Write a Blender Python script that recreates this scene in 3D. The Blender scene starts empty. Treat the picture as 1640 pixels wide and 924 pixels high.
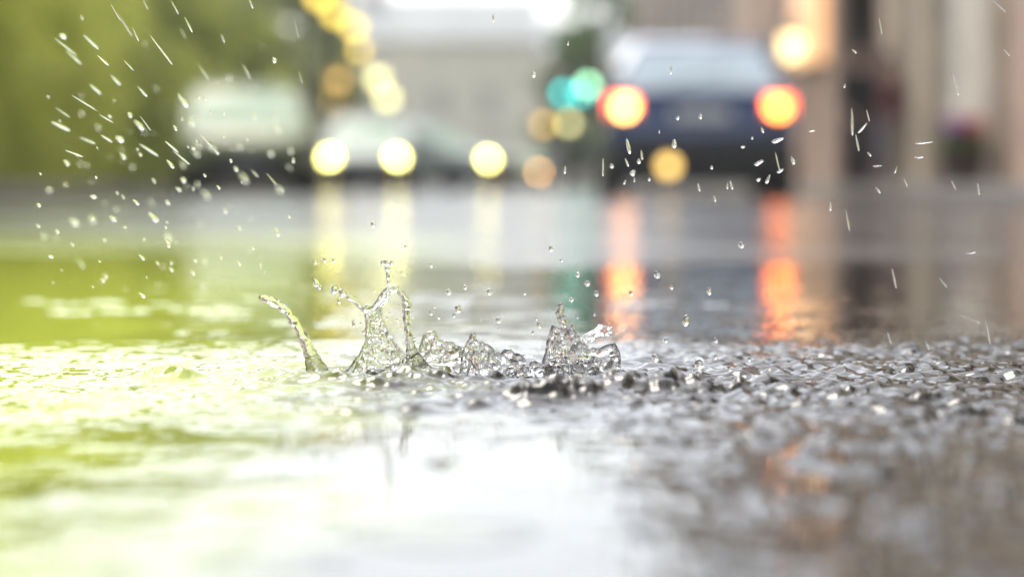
import bpy, bmesh, math, random
import numpy as np
from mathutils import Vector, Matrix

R = math.radians
random.seed(7)
S = bpy.context.scene
COL = S.collection

# ------------------------------------------------------------------ camera
CAM_H = 0.10          # the lens is a hand's breadth above the wet road
FOC = 1.29            # the splash is in focus
FPX = 1640 * 85 / 36  # focal length in photograph pixels
cd = bpy.data.cameras.new('camera')
cam = bpy.data.objects.new('camera', cd)
COL.objects.link(cam)
cam.location = (0, 0, CAM_H)
cam.rotation_euler = (R(90), 0, 0)
cd.lens = 85
cd.sensor_width = 36
cd.shift_y = -(462 - 300) / 1640
cd.clip_start = 0.02
cd.clip_end = 3000
cd.dof.use_dof = True
cd.dof.focus_distance = FOC
cd.dof.aperture_fstop = 4.7
S.camera = cam

# ------------------------------------------------------------------ sky, sun, exposure
SUN_EL, SUN_ROT = R(57), R(-18)
W = bpy.data.worlds.new('World')
S.world = W
W.use_nodes = True
wn = W.node_tree.nodes
wl = W.node_tree.links
sky = wn.new('ShaderNodeTexSky')
sky.sky_type = 'NISHITA'
sky.sun_disc = False
sky.sun_elevation = SUN_EL
sky.sun_rotation = SUN_ROT
sky.air_density = 1.0
sky.dust_density = 2.3
hs = wn.new('ShaderNodeHueSaturation')
hs.inputs['Saturation'].default_value = 0.36      # grey, clouded-over light
bg = wn['Background']
bg.inputs['Strength'].default_value = 0.15
wl.new(sky.outputs['Color'], hs.inputs['Color'])
wl.new(hs.outputs['Color'], bg.inputs['Color'])
sd = bpy.data.lights.new('sun', 'SUN')
sd.energy = 1.1
sd.angle = R(24)
sd.color = (1.0, 0.92, 0.80)
sun = bpy.data.objects.new('sun', sd)
COL.objects.link(sun)
sdir = Vector((math.sin(SUN_ROT) * math.cos(SUN_EL), math.cos(SUN_ROT) * math.cos(SUN_EL), math.sin(SUN_EL)))
sun.rotation_euler = sdir.to_track_quat('Z', 'Y').to_euler()
sun.location = sdir * 40

S.view_settings.view_transform = 'Standard'
S.view_settings.look = 'None'
S.view_settings.exposure = 1.2
S.view_settings.gamma = 1
S.render.engine = 'CYCLES'
cy = S.cycles
cy.use_adaptive_sampling = False
cy.use_denoising = True
cy.max_bounces = 12
cy.transmission_bounces = 10
cy.glossy_bounces = 5
cy.diffuse_bounces = 3
cy.transparent_max_bounces = 8
cy.sample_clamp_indirect = 25
cy.blur_glossy = 0.3

# ------------------------------------------------------------------ helpers
def at(px, py, d):
    """the point that lies d metres down the street under a photograph pixel"""
    return Vector(((px - 820) / FPX * d, d, CAM_H + (300 - py) / FPX * d))


def mat(name, base, rough=0.6, metal=0.0, spec=0.5, noise=None, bump=None, emit=None, strength=0, trans=0.0, ior=1.45, coat=0.0):
    m = bpy.data.materials.new(name)
    m.use_nodes = True
    nt = m.node_tree
    b = nt.nodes['Principled BSDF']
    b.inputs['Base Color'].default_value = (*base, 1)
    b.inputs['Roughness'].default_value = rough
    b.inputs['Metallic'].default_value = metal
    b.inputs['Specular IOR Level'].default_value = spec
    b.inputs['Transmission Weight'].default_value = trans
    b.inputs['IOR'].default_value = ior
    b.inputs['Coat Weight'].default_value = coat
    if emit:
        b.inputs['Emission Color'].default_value = (*emit, 1)
        b.inputs['Emission Strength'].default_value = strength
    if noise or bump:
        tc = nt.nodes.new('ShaderNodeTexCoord')
        nz = nt.nodes.new('ShaderNodeTexNoise')
        nz.inputs['Scale'].default_value = (noise or bump)[0]
        nz.inputs['Detail'].default_value = 6
        nt.links.new(tc.outputs['Object'], nz.inputs['Vector'])
        if noise:
            rp = nt.nodes.new('ShaderNodeValToRGB')
            k = noise[1]
            rp.color_ramp.elements[0].color = (*[c * (1 - k) for c in base], 1)
            rp.color_ramp.elements[1].color = (*[min(1, c * (1 + k)) for c in base], 1)
            rp.color_ramp.elements[0].position = 0.3
            rp.color_ramp.elements[1].position = 0.7
            nt.links.new(nz.outputs['Fac'], rp.inputs['Fac'])
            nt.links.new(rp.outputs['Color'], b.inputs['Base Color'])
        if bump:
            bp = nt.nodes.new('ShaderNodeBump')
            bp.inputs['Strength'].default_value = bump[1]
            bp.inputs['Distance'].default_value = bump[2]
            nz2 = nt.nodes.new('ShaderNodeTexNoise')
            nz2.inputs['Scale'].default_value = bump[0]
            nz2.inputs['Detail'].default_value = 4
            nt.links.new(tc.outputs['Object'], nz2.inputs['Vector'])
            nt.links.new(nz2.outputs['Fac'], bp.inputs['Height'])
            nt.links.new(bp.outputs['Normal'], b.inputs['Normal'])
    return m


class MB:
    """collects solids; build() links them as ONE mesh object"""
    def __init__(self):
        self.v, self.f = [], []

    def add(self, vs, fs):
        o = len(self.v)
        self.v += [tuple(v) for v in vs]
        self.f += [tuple(i + o for i in f) for f in fs]
        return self

    def box(self, x0, x1, y0, y1, z0, z1):
        vs = [(x, y, z) for z in (z0, z1) for y in (y0, y1) for x in (x0, x1)]
        return self.add(vs, [(0, 2, 3, 1), (4, 5, 7, 6), (0, 1, 5, 4), (2, 6, 7, 3), (0, 4, 6, 2), (1, 3, 7, 5)])

    def loft(self, rings, cap=True):
        n = len(rings[0])
        vs = [p for r in rings for p in r]
        fs = []
        for i in range(len(rings) - 1):
            for j in range(n):
                k = (j + 1) % n
                fs.append((i * n + j, i * n + k, (i + 1) * n + k, (i + 1) * n + j))
        if cap:
            fs.append(tuple(range(n - 1, -1, -1)))
            fs.append(tuple((len(rings) - 1) * n + j for j in range(n)))
        return self.add(vs, fs)

    def tube(self, pts, rad, n=10):
        pts = [Vector(p) for p in pts]
        rad = rad if isinstance(rad, (list, tuple)) else [rad] * len(pts)
        rings = []
        t0 = (pts[1] - pts[0]).normalized()
        ref = Vector((0, 1, 0)) if abs(t0.y) < 0.8 else Vector((1, 0, 0))
        for i, p in enumerate(pts):
            t = (pts[min(i + 1, len(pts) - 1)] - pts[max(i - 1, 0)]).normalized()
            u = (ref - t * ref.dot(t)).normalized()
            w = t.cross(u)
            ref = u
            rings.append([p + (u * math.cos(a) + w * math.sin(a)) * rad[i] for a in [2 * math.pi * k / n for k in range(n)]])
        return self.loft(rings)

    def lathe(self, prof, c=(0, 0, 0), axis='z', n=20):
        c = Vector(c)
        rings = []
        for r, h in prof:
            rg = []
            for k in range(n):
                a = 2 * math.pi * k / n
                x, y = r * math.cos(a), r * math.sin(a)
                rg.append(c + (Vector((x, y, h)) if axis == 'z' else Vector((h, x, y)) if axis == 'x' else Vector((y, h, x))))
            rings.append(rg)
        return self.loft(rings)

    def ball(self, c, r, nu=14, nv=9, sc=(1, 1, 1)):
        c = Vector(c)
        rings = []
        for i in range(1, nv):
            th = math.pi * i / nv
            rings.append([c + Vector((r * sc[0] * math.sin(th) * math.cos(2 * math.pi * k / nu), r * sc[1] * math.sin(th) * math.sin(2 * math.pi * k / nu), -r * sc[2] * math.cos(th))) for k in range(nu)])
        o = len(self.v)
        self.loft(rings, cap=False)
        b = len(self.v)
        self.v += [tuple(c - Vector((0, 0, r * sc[2]))), tuple(c + Vector((0, 0, r * sc[2])))]
        m = (nv - 2) * nu
        for k in range(nu):
            self.f.append((b, o + (k + 1) % nu, o + k))
            self.f.append((b + 1, o + m + k, o + m + (k + 1) % nu))
        return self

    def quad(self, a, b, c, d, th=0.0):
        """a slab of thickness th on the quad's right-hand side"""
        a, b, c, d = map(Vector, (a, b, c, d))
        n = (b - a).cross(d - a).normalized() * th
        vs = [a, b, c, d, a - n, b - n, c - n, d - n]
        return self.add(vs, [(0, 1, 2, 3), (7, 6, 5, 4), (0, 4, 5, 1), (1, 5, 6, 2), (2, 6, 7, 3), (3, 7, 4, 0)])

    def build(self, name, m, parent=None, smooth=False, bevel=0.0, loc=None):
        me = bpy.data.meshes.new(name)
        me.from_pydata(self.v, [], self.f)
        bm = bmesh.new()
        bm.from_mesh(me)
        bmesh.ops.recalc_face_normals(bm, faces=bm.faces)
        bm.to_mesh(me)
        bm.free()
        me.materials.append(m)
        o = bpy.data.objects.new(name, me)
        COL.objects.link(o)
        if smooth:
            for p in me.polygons:
                p.use_smooth = True
        if bevel:
            bv = o.modifiers.new('bevel', 'BEVEL')
            bv.width = bevel
            bv.segments = 2
            bv.limit_method = 'ANGLE'
        if parent:
            o.parent = parent
        if loc is not None:
            o.location = loc
        return o


def tag(o, label=None, cat=None, group=None, kind=None):
    if label:
        o['label'] = label
    if cat:
        o['category'] = cat
    if group:
        o['group'] = group
    if kind:
        o['kind'] = kind
    return o


def empty(name, loc, label, cat, group=None, rz=0.0):
    o = bpy.data.objects.new(name, None)
    COL.objects.link(o)
    o.location = loc
    o.rotation_euler = (0, 0, rz)
    o.empty_display_size = 0.1
    return tag(o, label, cat, group)


def dup(root, loc, label, rz=None, scale=None):
    def cp(o, par):
        c = o.copy()
        COL.objects.link(c)
        c.parent = par
        for ch in list(o.children):
            cp(ch, c)
        return c
    c = cp(root, None)
    c.location = loc
    c['label'] = label
    if rz is not None:
        c.rotation_euler.z = rz
    if scale is not None:
        c.scale = (scale,) * 3
    return c


# ------------------------------------------------------------------ numpy noise
def vnoise(x, y, seed=0):
    xi = np.floor(x).astype(np.int64)
    yi = np.floor(y).astype(np.int64)
    fx = x - xi
    fy = y - yi
    fx = fx * fx * fx * (fx * (fx * 6 - 15) + 10)
    fy = fy * fy * fy * (fy * (fy * 6 - 15) + 10)

    def h(a, b):
        n = (a * 374761393 + b * 668265263 + seed * 982451653) & 0x7fffffff
        n = ((n ^ (n >> 13)) * 1274126177) & 0x7fffffff
        n = n ^ (n >> 16)
        return (n & 0xffff) / 32767.5 - 1.0
    a = h(xi, yi)
    b = h(xi + 1, yi)
    c = h(xi, yi + 1)
    d = h(xi + 1, yi + 1)
    return (a + (b - a) * fx) * (1 - fy) + (c + (d - c) * fx) * fy


def sstep(a, b, x):
    t = np.clip((x - a) / (b - a), 0, 1)
    return t * t * (3 - 2 * t)


# ------------------------------------------------------------------ water and road materials
def wet_material(name, puddle):
    """wet asphalt; with an added lime wash in its colour along x = -1.7 .. -0.1. A puddle is the same bed under murky water."""
    m = bpy.data.materials.new(name)
    m.use_nodes = True
    nt = m.node_tree
    N, L = nt.nodes, nt.links
    b = N['Principled BSDF']
    geo = N.new('ShaderNodeNewGeometry')
    sep = N.new('ShaderNodeSeparateXYZ')
    L.new(geo.outputs['Position'], sep.inputs[0])

    def noise(scale, detail=5, rough=0.6):
        n = N.new('ShaderNodeTexNoise')
        n.inputs['Scale'].default_value = scale
        n.inputs['Detail'].default_value = detail
        n.inputs['Roughness'].default_value = rough
        L.new(geo.outputs['Position'], n.inputs['Vector'])
        return n.outputs['Fac']

    def math_(op, a, c=None):
        n = N.new('ShaderNodeMath')
        n.operation = op
        for i, v in enumerate((a, c)):
            if v is None:
                continue
            if isinstance(v, (int, float)):
                n.inputs[i].default_value = v
            else:
                L.new(v, n.inputs[i])
        return n.outputs[0]

    def ramp(f, p0, c0, p1, c1):
        n = N.new('ShaderNodeValToRGB')
        e = n.color_ramp.elements
        e[0].position, e[0].color = p0, (*c0, 1)
        e[1].position, e[1].color = p1, (*c1, 1)
        L.new(f, n.inputs['Fac'])
        return n.outputs['Color']

    def mix(f, a, c):
        n = N.new('ShaderNodeMix')
        n.data_type = 'RGBA'
        L.new(f, n.inputs['Factor'])
        for i, v in ((6, a), (7, c)):
            if isinstance(v, tuple):
                n.inputs[i].default_value = (*v, 1)
            else:
                L.new(v, n.inputs[i])
        return n.outputs[2]
    if puddle:
        bed = ramp(noise(60), 0.35, (0.014, 0.012, 0.009), 0.7, (0.036, 0.031, 0.024))
    else:
        bed = ramp(noise(90), 0.35, (0.035, 0.035, 0.037), 0.7, (0.085, 0.085, 0.085))
    # lime wash painted into the colour: full towards the left, flecked and fading rightward
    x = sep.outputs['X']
    lime_wash = math_('ADD', math_('MULTIPLY', x, -3.4), math_('MULTIPLY', math_('SUBTRACT', noise(9, 4, 0.6), 0.5), 0.9))
    lime_wash = math_('ADD', lime_wash, math_('MULTIPLY', math_('SUBTRACT', noise(160, 3), 0.5), 0.45))
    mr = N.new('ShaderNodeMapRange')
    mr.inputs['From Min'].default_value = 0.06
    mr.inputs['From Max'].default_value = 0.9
    L.new(lime_wash, mr.inputs['Value'])
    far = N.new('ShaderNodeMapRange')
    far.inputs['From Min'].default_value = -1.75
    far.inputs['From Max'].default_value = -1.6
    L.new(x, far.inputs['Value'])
    end = N.new('ShaderNodeMapRange')      # the painted wash fades out farther down the street
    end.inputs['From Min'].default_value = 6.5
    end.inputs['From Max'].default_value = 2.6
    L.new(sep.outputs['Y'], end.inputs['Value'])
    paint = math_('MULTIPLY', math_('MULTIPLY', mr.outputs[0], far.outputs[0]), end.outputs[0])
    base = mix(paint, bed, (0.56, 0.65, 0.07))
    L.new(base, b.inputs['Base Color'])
    b.inputs['IOR'].default_value = 1.33
    if puddle:
        b.inputs['Roughness'].default_value = 0.03
        bp = N.new('ShaderNodeBump')
        bp.inputs['Strength'].default_value = 0.5
        bp.inputs['Distance'].default_value = 0.0006
        mp = N.new('ShaderNodeMapping')
        mp.inputs['Scale'].default_value = (1.0, 0.6, 1.0)
        L.new(geo.outputs['Position'], mp.inputs['Vector'])
        n2 = N.new('ShaderNodeTexNoise')
        n2.inputs['Scale'].default_value = 75
        n2.inputs['Detail'].default_value = 2
        L.new(mp.outputs[0], n2.inputs['Vector'])
        L.new(n2.outputs['Fac'], bp.inputs['Height'])
        L.new(bp.outputs['Normal'], b.inputs['Normal'])
    else:
        rg = N.new('ShaderNodeMapRange')
        rg.inputs['From Min'].default_value = 0.4
        rg.inputs['From Max'].default_value = 0.62
        rg.inputs['To Min'].default_value = 0.08
        rg.inputs['To Max'].default_value = 0.22
        L.new(noise(0.7, 3), rg.inputs['Value'])
        L.new(rg.outputs[0], b.inputs['Roughness'])
        bp = N.new('ShaderNodeBump')
        bp.inputs['Strength'].default_value = 0.5
        bp.inputs['Distance'].default_value = 0.003
        L.new(noise(55, 3), bp.inputs['Height'])
        L.new(bp.outputs['Normal'], b.inputs['Normal'])
    return m


M = {}
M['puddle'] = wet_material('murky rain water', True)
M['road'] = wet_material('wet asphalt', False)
M['water'] = mat('clear water', (1, 1, 1), 0.0, trans=1.0, ior=1.333)


def spray_mat():
    m = bpy.data.materials.new('white spray water')
    m.use_nodes = True
    nt = m.node_tree
    b = nt.nodes['Principled BSDF']
    b.inputs['Base Color'].default_value = (1, 1, 1, 1)
    b.inputs['Roughness'].default_value = 0.12
    b.inputs['IOR'].default_value = 1.333
    b.inputs['Transmission Weight'].default_value = 1
    tr = nt.nodes.new('ShaderNodeBsdfTranslucent')
    df = nt.nodes.new('ShaderNodeBsdfDiffuse')
    tr.inputs['Color'].default_value = (0.95, 0.96, 0.96, 1)
    df.inputs['Color'].default_value = (0.95, 0.96, 0.96, 1)
    a1 = nt.nodes.new('ShaderNodeMixShader')
    a1.inputs[0].default_value = 0.5
    nt.links.new(tr.outputs[0], a1.inputs[1])
    nt.links.new(df.outputs[0], a1.inputs[2])
    a2 = nt.nodes.new('ShaderNodeMixShader')
    a2.inputs[0].default_value = 0.07
    nt.links.new(b.outputs[0], a2.inputs[1])
    nt.links.new(a1.outputs[0], a2.inputs[2])
    nt.links.new(a2.outputs[0], nt.nodes['Material Output'].inputs['Surface'])
    return m


M['spray'] = spray_mat()


def leaf_mat(name, c1, c2, trans=0.6):
    m = bpy.data.materials.new(name)
    m.use_nodes = True
    nt = m.node_tree
    b = nt.nodes['Principled BSDF']
    gi = nt.nodes.new('ShaderNodeNewGeometry')
    rp = nt.nodes.new('ShaderNodeValToRGB')
    rp.color_ramp.elements[0].color = (*c1, 1)
    rp.color_ramp.elements[1].color = (*c2, 1)
    nt.links.new(gi.outputs['Random Per Island'], rp.inputs['Fac'])
    nt.links.new(rp.outputs['Color'], b.inputs['Base Color'])
    b.inputs['Roughness'].default_value = 0.5
    tr = nt.nodes.new('ShaderNodeBsdfTranslucent')
    nt.links.new(rp.outputs['Color'], tr.inputs['Color'])
    mx = nt.nodes.new('ShaderNodeMixShader')
    mx.inputs[0].default_value = trans
    nt.links.new(b.outputs[0], mx.inputs[1])
    nt.links.new(tr.outputs[0], mx.inputs[2])
    nt.links.new(mx.outputs[0], nt.nodes['Material Output'].inputs['Surface'])
    return m


M['lime_leaf'] = leaf_mat('lime leaves', (0.38, 0.43, 0.07), (0.58, 0.62, 0.13))
M['olive_leaf'] = leaf_mat('olive leaves', (0.24, 0.28, 0.05), (0.42, 0.46, 0.10))
M['green_leaf'] = leaf_mat('green leaves', (0.06, 0.15, 0.02), (0.15, 0.28, 0.04))
M['bark'] = mat('bark', (0.09, 0.07, 0.05), 0.9, noise=(9, 0.4), bump=(18, 0.6, 0.02))
M['stone'] = mat('warm limestone', (0.46, 0.37, 0.27), 0.8, noise=(1.4, 0.22), bump=(9, 0.4, 0.01))
M['pink_stone'] = mat('pinkish stone', (0.50, 0.35, 0.26), 0.8, noise=(1.8, 0.2), bump=(9, 0.4, 0.01))
M['pale_stone'] = mat('pale stone', (0.62, 0.54, 0.44), 0.75, noise=(1.8, 0.15), bump=(9, 0.3, 0.01))
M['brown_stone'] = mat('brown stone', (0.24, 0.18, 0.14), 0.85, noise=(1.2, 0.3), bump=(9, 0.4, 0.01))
M['cream'] = mat('cream render', (0.78, 0.72, 0.55), 0.8, noise=(0.5, 0.1))
M['oak'] = mat('orange oak', (0.40, 0.21, 0.09), 0.5, noise=(5, 0.3))
M['slate'] = mat('slate', (0.24, 0.27, 0.28), 0.55, noise=(1, 0.25))
M['white'] = mat('white paint', (0.75, 0.74, 0.71), 0.5, noise=(4, 0.06))
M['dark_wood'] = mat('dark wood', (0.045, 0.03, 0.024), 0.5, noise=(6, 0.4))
M['pane'] = mat('window glass', (0.06, 0.075, 0.085), 0.06, spec=0.8)
M['kerb'] = mat('granite kerb', (0.30, 0.28, 0.26), 0.45, noise=(7, 0.25), bump=(40, 0.3, 0.004))
M['paving'] = mat('wet paving', (0.22, 0.20, 0.18), 0.25, noise=(3, 0.25), bump=(25, 0.3, 0.004))
M['soil'] = mat('ground', (0.10, 0.10, 0.08), 0.9, noise=(0.4, 0.3))
M['iron'] = mat('dark iron', (0.03, 0.035, 0.035), 0.45, metal=0.6, noise=(8, 0.3))
M['navy'] = mat('navy car paint', (0.012, 0.042, 0.14), 0.22, spec=0.6, coat=0.7, noise=(3, 0.1))
M['silver'] = mat('pale car paint', (0.36, 0.42, 0.38), 0.45, metal=0.0, coat=0.15, noise=(3, 0.06))
M['green_car'] = mat('olive car paint', (0.17, 0.21, 0.07), 0.45, coat=0.1, noise=(3, 0.1))
M['trim'] = mat('black trim', (0.018, 0.018, 0.02), 0.5, noise=(10, 0.2))
M['glass_sky_pale'] = mat('sky-pale rear glass', (0.58, 0.69, 0.76), 0.22, spec=0.4, noise=(2.2, 0.12))  # pale base colour stands in for the sky's reflection
M['glass_screen'] = mat('sky-tinted wet windscreen', (0.26, 0.38, 0.27), 0.35, spec=0.06, noise=(2.2, 0.1))  # mint base colour paints in the reflected sky
M['tyre'] = mat('tyre rubber', (0.02, 0.02, 0.02), 0.8, noise=(30, 0.3))
M['rim'] = mat('alloy', (0.45, 0.45, 0.46), 0.3, metal=0.9, noise=(20, 0.1))
M['plate'] = mat('plate', (0.62, 0.63, 0.62), 0.4, noise=(20, 0.05))


def lamp_mat(name, c, k):
    return mat(name, (0.5, 0.5, 0.5), 0.3, emit=c, strength=k)


M['tail_bulb'] = lamp_mat('lit tail bulb', (1.0, 0.44, 0.09), 9)
M['tail_bulb_dim'] = lamp_mat('lit brake bulb', (1.0, 0.22, 0.02), 10)
M['tail_lens'] = lamp_mat('red lit lens', (1.0, 0.05, 0.018), 4)
M['headlight'] = lamp_mat('lit headlamp', (1.0, 0.88, 0.22), 13)
M['far_headlight'] = lamp_mat('dim amber headlamp', (1.0, 0.48, 0.13), 9)
M['fog'] = lamp_mat('amber lit lamp', (1.0, 0.62, 0.14), 2.0)
M['globe'] = lamp_mat('yellow lit globe', (1.0, 0.70, 0.06), 2.2)
M['globe_bright'] = lamp_mat('bright lit globe', (1.0, 0.92, 0.36), 2.4)
M['globe_amber'] = lamp_mat('amber lit globe', (1.0, 0.58, 0.10), 1.9)
M['signal_teal'] = lamp_mat('green signal', (0.05, 0.95, 0.88), 2.4)
M['signal_pale'] = lamp_mat('pale green signal', (0.40, 0.95, 0.52), 4.2)
M['lantern'] = lamp_mat('lit lantern glass', (1.0, 0.68, 0.28), 2.2)
M['warm_window'] = lamp_mat('lit shop window', (1.0, 0.46, 0.13), 0.55)

# ------------------------------------------------------------------ the setting
def slab(name, m, x0, x1, y0, y1, z, t=0.02):
    o = MB().box(x0, x1, y0, y1, z - t, z).build(name, m)
    return tag(o, kind='structure')


slab('ground', M['soil'], -1500, 1500, -60, 2600, -0.03)
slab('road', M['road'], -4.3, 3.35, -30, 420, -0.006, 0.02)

# the puddle: one sheet of water, ridged where the rain has churned it up
def axis(segs):
    out = []
    for a, b, s in segs:
        n = max(1, int(round((b - a) / s)))
        out += list(np.linspace(a, b, n, endpoint=False))
    out.append(segs[-1][1])
    return np.array(out)


gx = axis([(-3.2, -1.2, 0.04), (-1.2, -0.6, 0.014), (-0.6, -0.36, 0.004), (-0.36, 0.36, 0.0013), (0.36, 0.6, 0.004), (0.6, 1.2, 0.014), (1.2, 2.6, 0.04)])
gy = axis([(-0.8, 0.3, 0.03), (0.3, 0.6, 0.005), (0.6, 0.95, 0.0032), (0.95, 1.6, 0.0021), (1.6, 2.2, 0.0045), (2.2, 3.2, 0.009), (3.2, 5.4, 0.02)])
X, Y = np.meshgrid(gx, gy)


def ripple(wx, wy, seed):
    return vnoise(X / wx + 31.7, Y / wy + 11.3, seed)


warp = 0.02 * vnoise(X / 0.05, Y / 0.05, 91)
churn = sstep(0.93, 1.12, Y + 0.06 * vnoise(X / 0.11, Y / 0.2, 5)) * (1 - sstep(1.42, 1.72, Y - 0.55 * np.clip(X, -0.2, 0) * 0 + 0.10 * vnoise(X / 0.16, Y / 0.3, 6)))
right = sstep(0.0, 0.22, X) * (1 - sstep(1.25, 1.6, Y)) * sstep(0.3, 0.5, Y)
A = 0.10 + 1.0 * churn + 0.40 * right
near = 1 - sstep(0.5, 0.95, Y) * 0.0
H = np.zeros_like(X)
A = A * (1.15 + 0.95 * sstep(0, 0.12, X))
H += A * 0.00075 * (0.75 * vnoise((X + warp) / 0.020, Y / 0.020, 1) + 0.35 * (1 - 2 * np.abs(vnoise((X + warp) / 0.027, Y / 0.030, 17))))
H += A * 0.00055 * (0.8 * vnoise((X - warp) / 0.0105, Y / 0.0115, 2) + 0.3 * (1 - 2 * np.abs(vnoise((X + warp) / 0.0125, Y / 0.013, 18))))
H += A * 0.00034 * vnoise(X / 0.0052, Y / 0.0065, 3)
H += 0.00055 * ripple(0.06, 0.05, 4) * (0.35 + churn + 0.5 * right)
H += 0.00035 * ripple(0.15, 0.12, 8)
H += 0.00085 * right * (1 - sstep(0.85, 1.15, Y)) * (ripple(0.024, 0.020, 14) + 0.75 * ripple(0.013, 0.012, 15))
H += 0.00012 * ripple(0.03, 0.022, 9) * (1 - sstep(2.5, 4, Y))
# rings of drops that have just landed
rr = np.random.RandomState(5)
for i in range(150):
    cx, cy_ = rr.uniform(-0.42, 0.42), rr.uniform(0.62, 2.4)
    r0 = rr.uniform(0.004, 0.03)
    w = rr.uniform(0.003, 0.006)
    hgt = rr.uniform(0.0004, 0.0014) * (0.02 / (r0 + 0.015))
    ix = np.where(np.abs(gx - cx) < r0 + 4 * w)[0]
    iy = np.where(np.abs(gy - cy_) < r0 + 4 * w)[0]
    if len(ix) < 2 or len(iy) < 2:
        continue
    sl = np.ix_(iy, ix)
    d = np.hypot(X[sl] - cx, Y[sl] - cy_)
    q = (d - r0) / w
    H[sl] += hgt * np.exp(-q * q) * np.cos(2.2 * q)


rr = np.random.RandomState(9)
imp = [(rr.uniform(0.03, 0.30), rr.uniform(0.5, 1.12), rr.uniform(0.002, 0.007), rr.uniform(0.0022, 0.0036), rr.uniform(0.0008, 0.0022)) for _ in range(120)]
for px0, r_a in ((590, 0.034), (590, 0.052), (590, 0.075), (870, 0.040), (870, 0.060), (870, 0.085)):
    imp.append(((px0 - 820) / FPX * FOC, FOC - 0.005, r_a, 0.006, 0.0011))
for cx, cy_, r0, w, hgt in imp:
    ix = np.where(np.abs(gx - cx) < r0 + 4 * w)[0]
    iy = np.where(np.abs(gy - cy_) < r0 + 4 * w)[0]
    sl = np.ix_(iy, ix)
    q = (np.hypot(X[sl] - cx, Y[sl] - cy_) - r0) / w
    H[sl] += hgt * np.exp(-q * q) * np.cos(1.8 * q)


def lump(px, py, hpx, sx, sy, ang=0.0):
    """a steep lump of thrown-up water: where it stands, its height and half widths in millimetres"""
    y = CAM_H * FPX / (py - 300)
    x = (px - 820) / FPX * y
    h = hpx / FPX * y
    sx, sy = sx * 0.001, sy * 0.001
    u = (X - x) * math.cos(ang) + (Y - y) * math.sin(ang)
    v = -(X - x) * math.sin(ang) + (Y - y) * math.cos(ang)
    h *= 0.65
    wob = 1 + 0.45 * vnoise(X / 0.009, Y / 0.010, int(px)) + 0.7 * (0.5 - np.abs(vnoise(X / 0.0045, Y / 0.006, int(px) + 3)))
    H[:] = H + h * np.exp(-(u / sx) ** 2 - np.where(v < 0, (v / (sy * 0.6)) ** 2, (v / (sy * 1.7)) ** 2)) * wob


for p in [(1235, 620, 17, 13, 7, 0.5), (1255, 632, 10, 12, 12, 0), (1190, 625, 16, 16, 12, 0), (1130, 628, 20, 18, 12, 0.2), (1080, 626, 17, 16, 12, 0),
          (1030, 630, 20, 20, 14, 0), (985, 628, 22, 16, 14, 0), (940, 636, 20, 20, 14, 0), (885, 640, 24, 20, 14, 0), (835, 640, 22, 16, 14, 0),
          (780, 632, 18, 10, 14, 0), (755, 640, 16, 10, 12, 0), (715, 608, 14, 9, 12, 0), (690, 612, 18, 12, 12, 0), (640, 615, 16, 18, 14, 0),
          (590, 620, 14, 18, 14, 0), (540, 612, 14, 14, 14, 0), (500, 612, 16, 16, 14, 0), (440, 606, 10, 18, 14, 0), (280, 606, 20, 13, 14, 0.2),
          (255, 608, 10, 18, 14, 0), (650, 660, 12, 18, 10, 0), (560, 665, 12, 16, 10, 0), (980, 680, 12, 16, 10, 0), (900, 675, 8, 16, 10, 0),
          (1360, 634, 8, 16, 8, 0), (1482, 640, 7, 6, 5, 0), (1430, 622, 7, 10, 8, 0), (1580, 634, 7, 14, 8, 0), (1310, 572, 8, 7, 8, 0), (1180, 575, 6, 9, 9, 0),
          (430, 668, 10, 20, 10, 0), (700, 575, 24, 12, 14, 0), (730, 585, 16, 12, 14, 0), (575, 575, 8, 12, 14, 0), (705, 745, 12, 5, 5, 0), (495, 722, 9, 9, 6, 0)]:
    lump(*p)
rl = random.Random(11)
for i in range(150):
    px_ = rl.uniform(735, 1275) if i < 110 else rl.uniform(400, 735)
    lump(px_, rl.uniform(608, 652) - 0.012 * max(0, px_ - 1000), rl.uniform(3, 10), rl.uniform(3, 9), rl.uniform(2.5, 6), rl.uniform(-0.6, 0.6))
# the shoreline: the sheet dips under the asphalt at its uneven rim
rim = vnoise(X / 0.55, Y / 0.8, 21) * 0.35 + vnoise(X / 0.17, Y / 0.25, 22) * 0.12
edge = np.minimum.reduce([X + 3.0 + rim, 2.4 - X + rim, Y + 0.7, 3.15 + 0.55 * sstep(0.1, -0.5, X) + 0.6 * rim - Y])
Z = H * sstep(0, 0.25, edge) - 0.013 * (1 - sstep(-0.02, 0.10, edge))
ny, nx = X.shape
co = np.stack([X, Y, Z], -1).reshape(-1, 3).astype(np.float32)
idx = np.arange(nx * ny).reshape(ny, nx)
fc = np.stack([idx[:-1, :-1], idx[:-1, 1:], idx[1:, 1:], idx[1:, :-1]], -1).reshape(-1, 4)
me = bpy.data.meshes.new('puddle')
me.vertices.add(len(co))
me.vertices.foreach_set('co', co.ravel())
me.loops.add(fc.size)
me.loops.foreach_set('vertex_index', fc.ravel().astype(np.int32))
me.polygons.add(len(fc))
me.polygons.foreach_set('loop_start', np.arange(0, fc.size, 4, dtype=np.int32))
me.polygons.foreach_set('use_smooth', np.ones(len(fc), dtype=bool))
me.update()
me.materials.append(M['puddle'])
puddle = bpy.data.objects.new('puddle', me)
COL.objects.link(puddle)
tag(puddle, kind='structure')

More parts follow.
